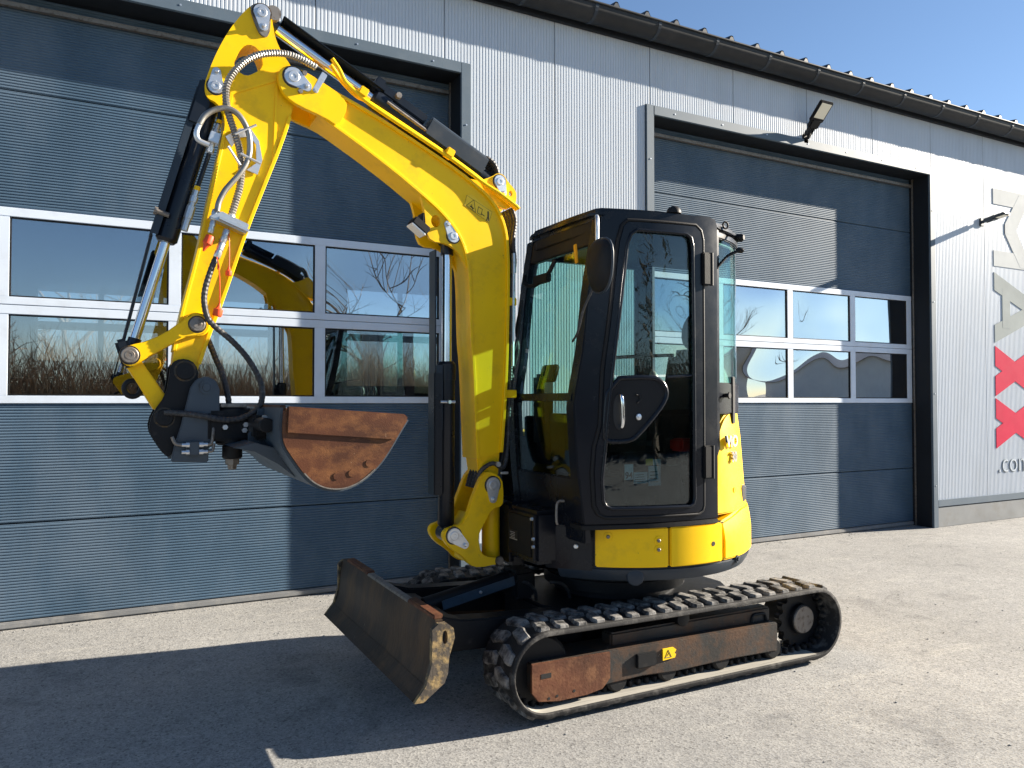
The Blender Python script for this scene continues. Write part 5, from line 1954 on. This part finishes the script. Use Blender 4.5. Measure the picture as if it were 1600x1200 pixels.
bm = bmesh.new()
front_strip(bm, lambda z: ycab(xf(z)) - 0.002, lambda z: ycab(xf(z)) + 0.075, 0.895, 2.43, -0.004, 0.05)
part('front_pillar', bm, 'black_paint', cab, smooth=40)
bm = bmesh.new()
front_strip(bm, 3.845, 3.925, 0.895, 2.43, -0.004, 0.05)
part('front_pillar', bm, 'black_paint', cab, smooth=40)
bm = bmesh.new()
front_strip(bm, 3.20, 3.86, 2.29, 2.425, 0.0, 0.04)
part('header_panel', bm, 'plastic_black', cab)
bm = bmesh.new()
front_strip(bm, 3.24, 3.85, 1.505, 1.545, -0.006, 0.03)
part('window_bar', bm, 'black_paint', cab)
bm = bmesh.new()
front_strip(bm, 3.22, 3.85, 1.545, 2.29, 0.012, 0.017)
part('windscreen', bm, 'cab_glass', cab)
bm = bmesh.new()
front_strip(bm, 3.26, 3.85, 1.12, 1.505, 0.012, 0.017)
part('lower_windscreen', bm, 'cab_glass_side', cab)
bm = bmesh.new()
front_strip(bm, 3.20, 3.86, 0.80, 1.12, 0.0, 0.04)
part('front_panel', bm, 'black_paint', cab)
bm = bmesh.new()
front_strip(bm, 3.33, 3.55, 1.13, 1.44, 0.05, 0.07)
part('pedal_guard', bm, 'plastic_black', cab)
# far side and rear pillars, glazing
bm = bmesh.new()
box(bm, 2.14, 3.05, 3.885, 3.925, 0.90, 1.42, 0.006)
box(bm, 2.93, 3.05, 3.885, 3.927, 1.42, 2.42, 0.006)
box(bm, 2.16, 3.05, 3.884, 3.924, 2.33, 2.42, 0.006)
box(bm, 2.60, 2.625, 3.890, 3.920, 1.42, 2.33, 0.003)
part('far_side_frame', bm, 'black_paint', cab)
bm = bmesh.new()
box(bm, 2.17, 2.94, 3.902, 3.906, 1.41, 2.34)
part('far_side_window', bm, 'cab_glass', cab)
bm = bmesh.new()
arc_shell(bm, -81, -74, 0.735, 0.90, 2.43, 0.03, 4, 0.004)
arc_shell(bm, -6, 3, 0.72, 1.40, 2.43, 0.04, 4, 0.006)
arc_shell(bm, -74.5, -5, 0.732, 1.435, 1.605, 0.03, 24, 0.006)
arc_shell(bm, -74.5, -5, 0.732, 2.385, 2.42, 0.03, 24, 0.006)
part('rear_frame', bm, 'black_paint', cab, smooth=40)
bm = bmesh.new()
arc_shell(bm, -75, -5, 0.722, 1.60, 2.39, 0.005, 30, 0)
part('rear_window', bm, 'cab_glass', cab, smooth=40)
bm = bmesh.new()
arc_shell(bm, -62, -58.5, 0.738, 1.38, 1.64, 0.012, 4, 0.003)
p = arc_pt(-70, 0.735, 1.535)
lathe(bm, p, arc_pt(-70, 0.76, 1.535), [(0, 0.012), (0.02, 0.012), (0.024, 0.02), (0.03, 0.016)], 10)
part('rear_latch', bm, 'plastic_black', cab)
# roof details
bm = bmesh.new()
lathe(bm, (2.57, 3.10, 2.470), (2.57, 3.10, 2.512), [(0, 0.038), (0.012, 0.038), (0.028, 0.030), (0.04, 0.010)], 16)
part('roof_knob', bm, 'plastic_black', cab, smooth=40)
bm = bmesh.new()
tube(bm, [arc_pt(-66, 0.72, 2.425), arc_pt(-64, 0.79, 2.40)], 0.008, 8)
lathe(bm, arc_pt(-64, 0.765, 2.40), arc_pt(-64, 0.815, 2.40), [(0, 0.012), (0.012, 0.022), (0.038, 0.022), (0.05, 0.014)], 14)
rp = [arc_pt(-70, 0.745, 2.462) + Vector((0.018 * math.cos(a), 0, 0.018 * math.sin(a))) for a in [2 * math.pi * k / 14 for k in range(15)]]
tube(bm, rp, 0.0055, 6)
tube(bm, spline([arc_pt(-76, 0.735, 2.22), arc_pt(-71, 0.765, 2.29), arc_pt(-66, 0.80, 2.325)], 5), 0.008, 8)
lathe(bm, arc_pt(-67, 0.785, 2.325), arc_pt(-65, 0.825, 2.325), [(0, 0.010), (0.012, 0.015), (0.032, 0.015), (0.042, 0.009)], 12)
part('rear_lamp', bm, 'plastic_black', cab, smooth=40)
# mirror on the front pillar
bm = bmesh.new()
mc = Vector((2.06, 3.02, 2.145))
N1, N2 = 20, 8
rows = []
for j in range(N2 + 1):
    f = j / N2
    r_ = math.sin(f * math.pi * 0.5)
    row = []
    for k in range(N1):
        a = 2 * math.pi * k / N1
        wy = 0.098 * (1 + 0.16 * math.sin(a))
        row.append(bm.verts.new(mc + Vector((-0.045 * math.cos(f * math.pi * 0.5), wy * r_ * math.copysign(abs(math.cos(a)) ** 0.75, math.cos(a)), 0.128 * r_ * math.copysign(abs(math.sin(a)) ** 0.8, math.sin(a))))))
    rows.append(row)
for A, B in zip(rows[1:], rows[2:]):
    for k in range(N1):
        bm.faces.new((A[k], A[(k + 1) % N1], B[(k + 1) % N1], B[k]))
bm.faces.new(rows[1])
rim = [v.co.copy() for v in rows[-1]]
mir = part('side_mirror', bm, 'plastic_black', cab, smooth=50)
bm = bmesh.new()
tube(bm, rim + [rim[0]], 0.007, 8)
part('mirror_rim', bm, 'guard_grey', mir, smooth=50)
bm = bmesh.new()
bm.faces.new([bm.verts.new(v) for v in rim])
part('mirror_glass', bm, 'chrome', mir)
bm = bmesh.new()
tube(bm, spline([(2.075, 3.07, 2.24), (2.075, 3.07, 2.36), (2.085, 3.085, 2.395), (2.10, 3.11, 2.40), (2.115, 3.13, 2.36), (2.115, 3.135, 2.22), (2.12, 3.17, 2.20)], 6), 0.0095, 8)
part('mirror_stay', bm, 'zinc', mir, smooth=50)
bm = bmesh.new()
tube(bm, spline([(2.035, 3.23, 1.80), (2.02, 3.16, 1.84), (2.03, 3.12, 1.95), (2.06, 3.08, 2.05)], 6), 0.006, 6)
part('mirror_cable', bm, 'hose', mir)
# wiper, amber strap, wiring on the far pillar
bm = bmesh.new()
tube(bm, spline([(2.10, 3.84, 2.22), (2.08, 3.80, 2.165), (2.08, 3.70, 2.145), (2.09, 3.58, 2.18), (2.11, 3.52, 2.26)], 6), 0.012, 8)
obox(bm, (2.085, 3.62, 2.17), (0, 1, 0), (0, 0, 1), (1, 0, 0), 0.16, 0.05, 0.03, 0.006)
part('wiper', bm, 'plastic_black', cab)
bm = bmesh.new()
obox(bm, (2.10, 3.30, 2.255), (0, 0.15, 1), (0, 1, -0.15), (1, 0, 0), 0.10, 0.024, 0.010, 0.003)
part('amber_strap', bm, 'amber_plastic', cab)
bm = bmesh.new()
for k in range(3):
    tube(bm, spline([(xf(2.1) - 0.02, 3.86, 2.08), (xf(1.9) - 0.03, 3.87 - 0.02 * k, 1.92), (xf(1.8) - 0.025 - 0.012 * k, 3.84, 1.80), (xf(1.7) - 0.03, 3.86 + 0.01 * k, 1.68), (xf(1.6) - 0.03, 3.85, 1.60), (xf(1.5) - 0.02, 3.87, 1.50)], 6), 0.008, 6)
part('wiring', bm, 'hose', cab)
# inside the cab
bm = bmesh.new()
prism(bm, [(2.10, 3.26), (2.4, 3.16), (2.8, 3.16), (3.1, 3.35), (3.25, 3.7), (3.2, 3.88), (2.10, 3.88)], 0.893, 0.925, 0, axis='Z')
part('cab_floor', bm, 'plastic_black', cab)
bm = bmesh.new()
box(bm, 2.62, 3.10, 3.34, 3.80, 0.926, 1.18, 0.03)
box(bm, 2.50, 2.64, 3.42, 3.76, 0.926, 1.10, 0.02)
part('seat_box', bm, 'plastic_black', cab, smooth=40)
bm = bmesh.new()
obox(bm, (2.78, 3.55, 1.26), (1, 0, -0.08), (0, 1, 0), (0.08, 0, 1), 0.46, 0.44, 0.13, 0.05)
part('seat_cushion', bm, 'seat_fabric', cab, smooth=50)
bm = bmesh.new()
obox(bm, (3.05, 3.55, 1.56), (0.18, 0, 1), (0, 1, 0), (1, 0, -0.18), 0.52, 0.42, 0.13, 0.055)
part('seat_back', bm, 'seat_fabric', cab, smooth=50)
bm = bmesh.new()
hp = [(3.13 + 0.02 * math.sin(a), 3.55 + 0.11 * math.cos(a), 1.93 + 0.10 * math.sin(a)) for a in [2 * math.pi * k / 20 for k in range(21)]]
tube(bm, hp, 0.032, 10)
part('head_rest', bm, 'seat_fabric', cab, smooth=50)
for yy in (3.30, 3.80):
    bm = bmesh.new()
    box(bm, 2.58, 2.90, yy - 0.05, yy + 0.05, 1.30, 1.46, 0.03)
    part('console', bm, 'plastic_black', cab, smooth=40)
    bm = bmesh.new()
    tube(bm, spline([(2.63, yy, 1.44), (2.61, yy, 1.53), (2.60, yy, 1.58)], 4), 0.014, 8)
    part('joystick', bm, 'plastic_black', cab, smooth=50)
    bm = bmesh.new()
    lathe(bm, (2.605, yy, 1.57), (2.585, yy, 1.665), [(0, 0.014), (0.03, 0.024), (0.07, 0.025), (0.09, 0.017), (0.098, 0.006)], 14)
    part('joystick_grip', bm, 'pink_knob' if yy < 3.5 else 'plastic_black', cab, smooth=50)
bm = bmesh.new()
box(bm, 2.70, 2.86, 3.20, 3.31, 1.235, 1.305, 0.012)
part('seat_lever', bm, 'red_plastic', cab, smooth=40)
bm = bmesh.new()
tube(bm, spline([(2.19, 3.30, 1.72), (2.4, 3.22, 1.735), (2.62, 3.17, 1.745)], 5), 0.009, 8)
part('grab_rail', bm, 'plastic_black', cab, smooth=50)
bm = bmesh.new()
box(bm, 2.16, 2.25, 3.76, 3.87, 1.25, 1.66, 0.02)
obox(bm, (2.20, 3.74, 1.66), (0.3, 0, 1), (0, 1, 0), (1, 0, -0.3), 0.10, 0.16, 0.03, 0.008)
part('instrument_column', bm, 'plastic_black', cab, smooth=40)
for s in (-1, 1):
    bm = bmesh.new()
    tube(bm, [(2.26, 3.55 + 0.06 * s, 0.93), (2.28, 3.55 + 0.06 * s, 1.35)], 0.012, 8)
    box(bm, 2.22, 2.30, 3.55 + 0.06 * s - 0.04, 3.55 + 0.06 * s + 0.04, 0.96, 0.98, 0.004)
    part('travel_lever', bm, 'plastic_black', cab)
sy = 3.334
for (x0, x1, z0, z1, m_) in ((2.43, 2.49, 1.072, 1.162, 'sticker_white'), (2.494, 2.588, 1.052, 1.114, 'sticker_white'), (2.596, 2.684, 1.035, 1.145, 'sticker_white'), (2.58, 2.625, 1.156, 1.192, 'sticker_yellow'), (2.628, 2.684, 1.150, 1.185, 'sticker_white')):
    pass
bm = bmesh.new()
box(bm, 2.42, 2.72, sy + 0.004, sy + 0.05, 0.99, 1.23, 0.006)
sb_ = part('battery_cover', bm, 'plastic_black', cab)
for (x0, x1, z0, z1, m_) in ((2.425, 2.481, 1.086, 1.168, 'sticker_white'), (2.485, 2.575, 1.063, 1.123, 'sticker_white'), (2.582, 2.664, 1.047, 1.152, 'sticker_white'), (2.566, 2.612, 1.158, 1.193, 'sticker_yellow'), (2.614, 2.664, 1.156, 1.190, 'sticker_white')):
    bm = bmesh.new()
    box(bm, x0, x1, sy, sy + 0.0035, z0, z1, 0.0)
    part('label', bm, m_, sb_)
lettering('label_print', '94', 0.048, 'sticker_ink', sb_, (2.427, sy - 0.001, 1.094), (1, 0, 0), (0, 0, 1), depth=0.0005, bold=0.001)
bm = bmesh.new()
for k in range(4):
    box(bm, 2.492, 2.55 + 0.006 * (k % 3), sy - 0.0008, sy - 0.0002, 1.108 - 0.012 * k, 1.111 - 0.012 * k)
    box(bm, 2.592, 2.640 + 0.006 * (k % 2), sy - 0.0008, sy - 0.0002, 1.120 - 0.018 * k, 1.124 - 0.018 * k)
part('label_print', bm, 'sticker_ink', sb_)
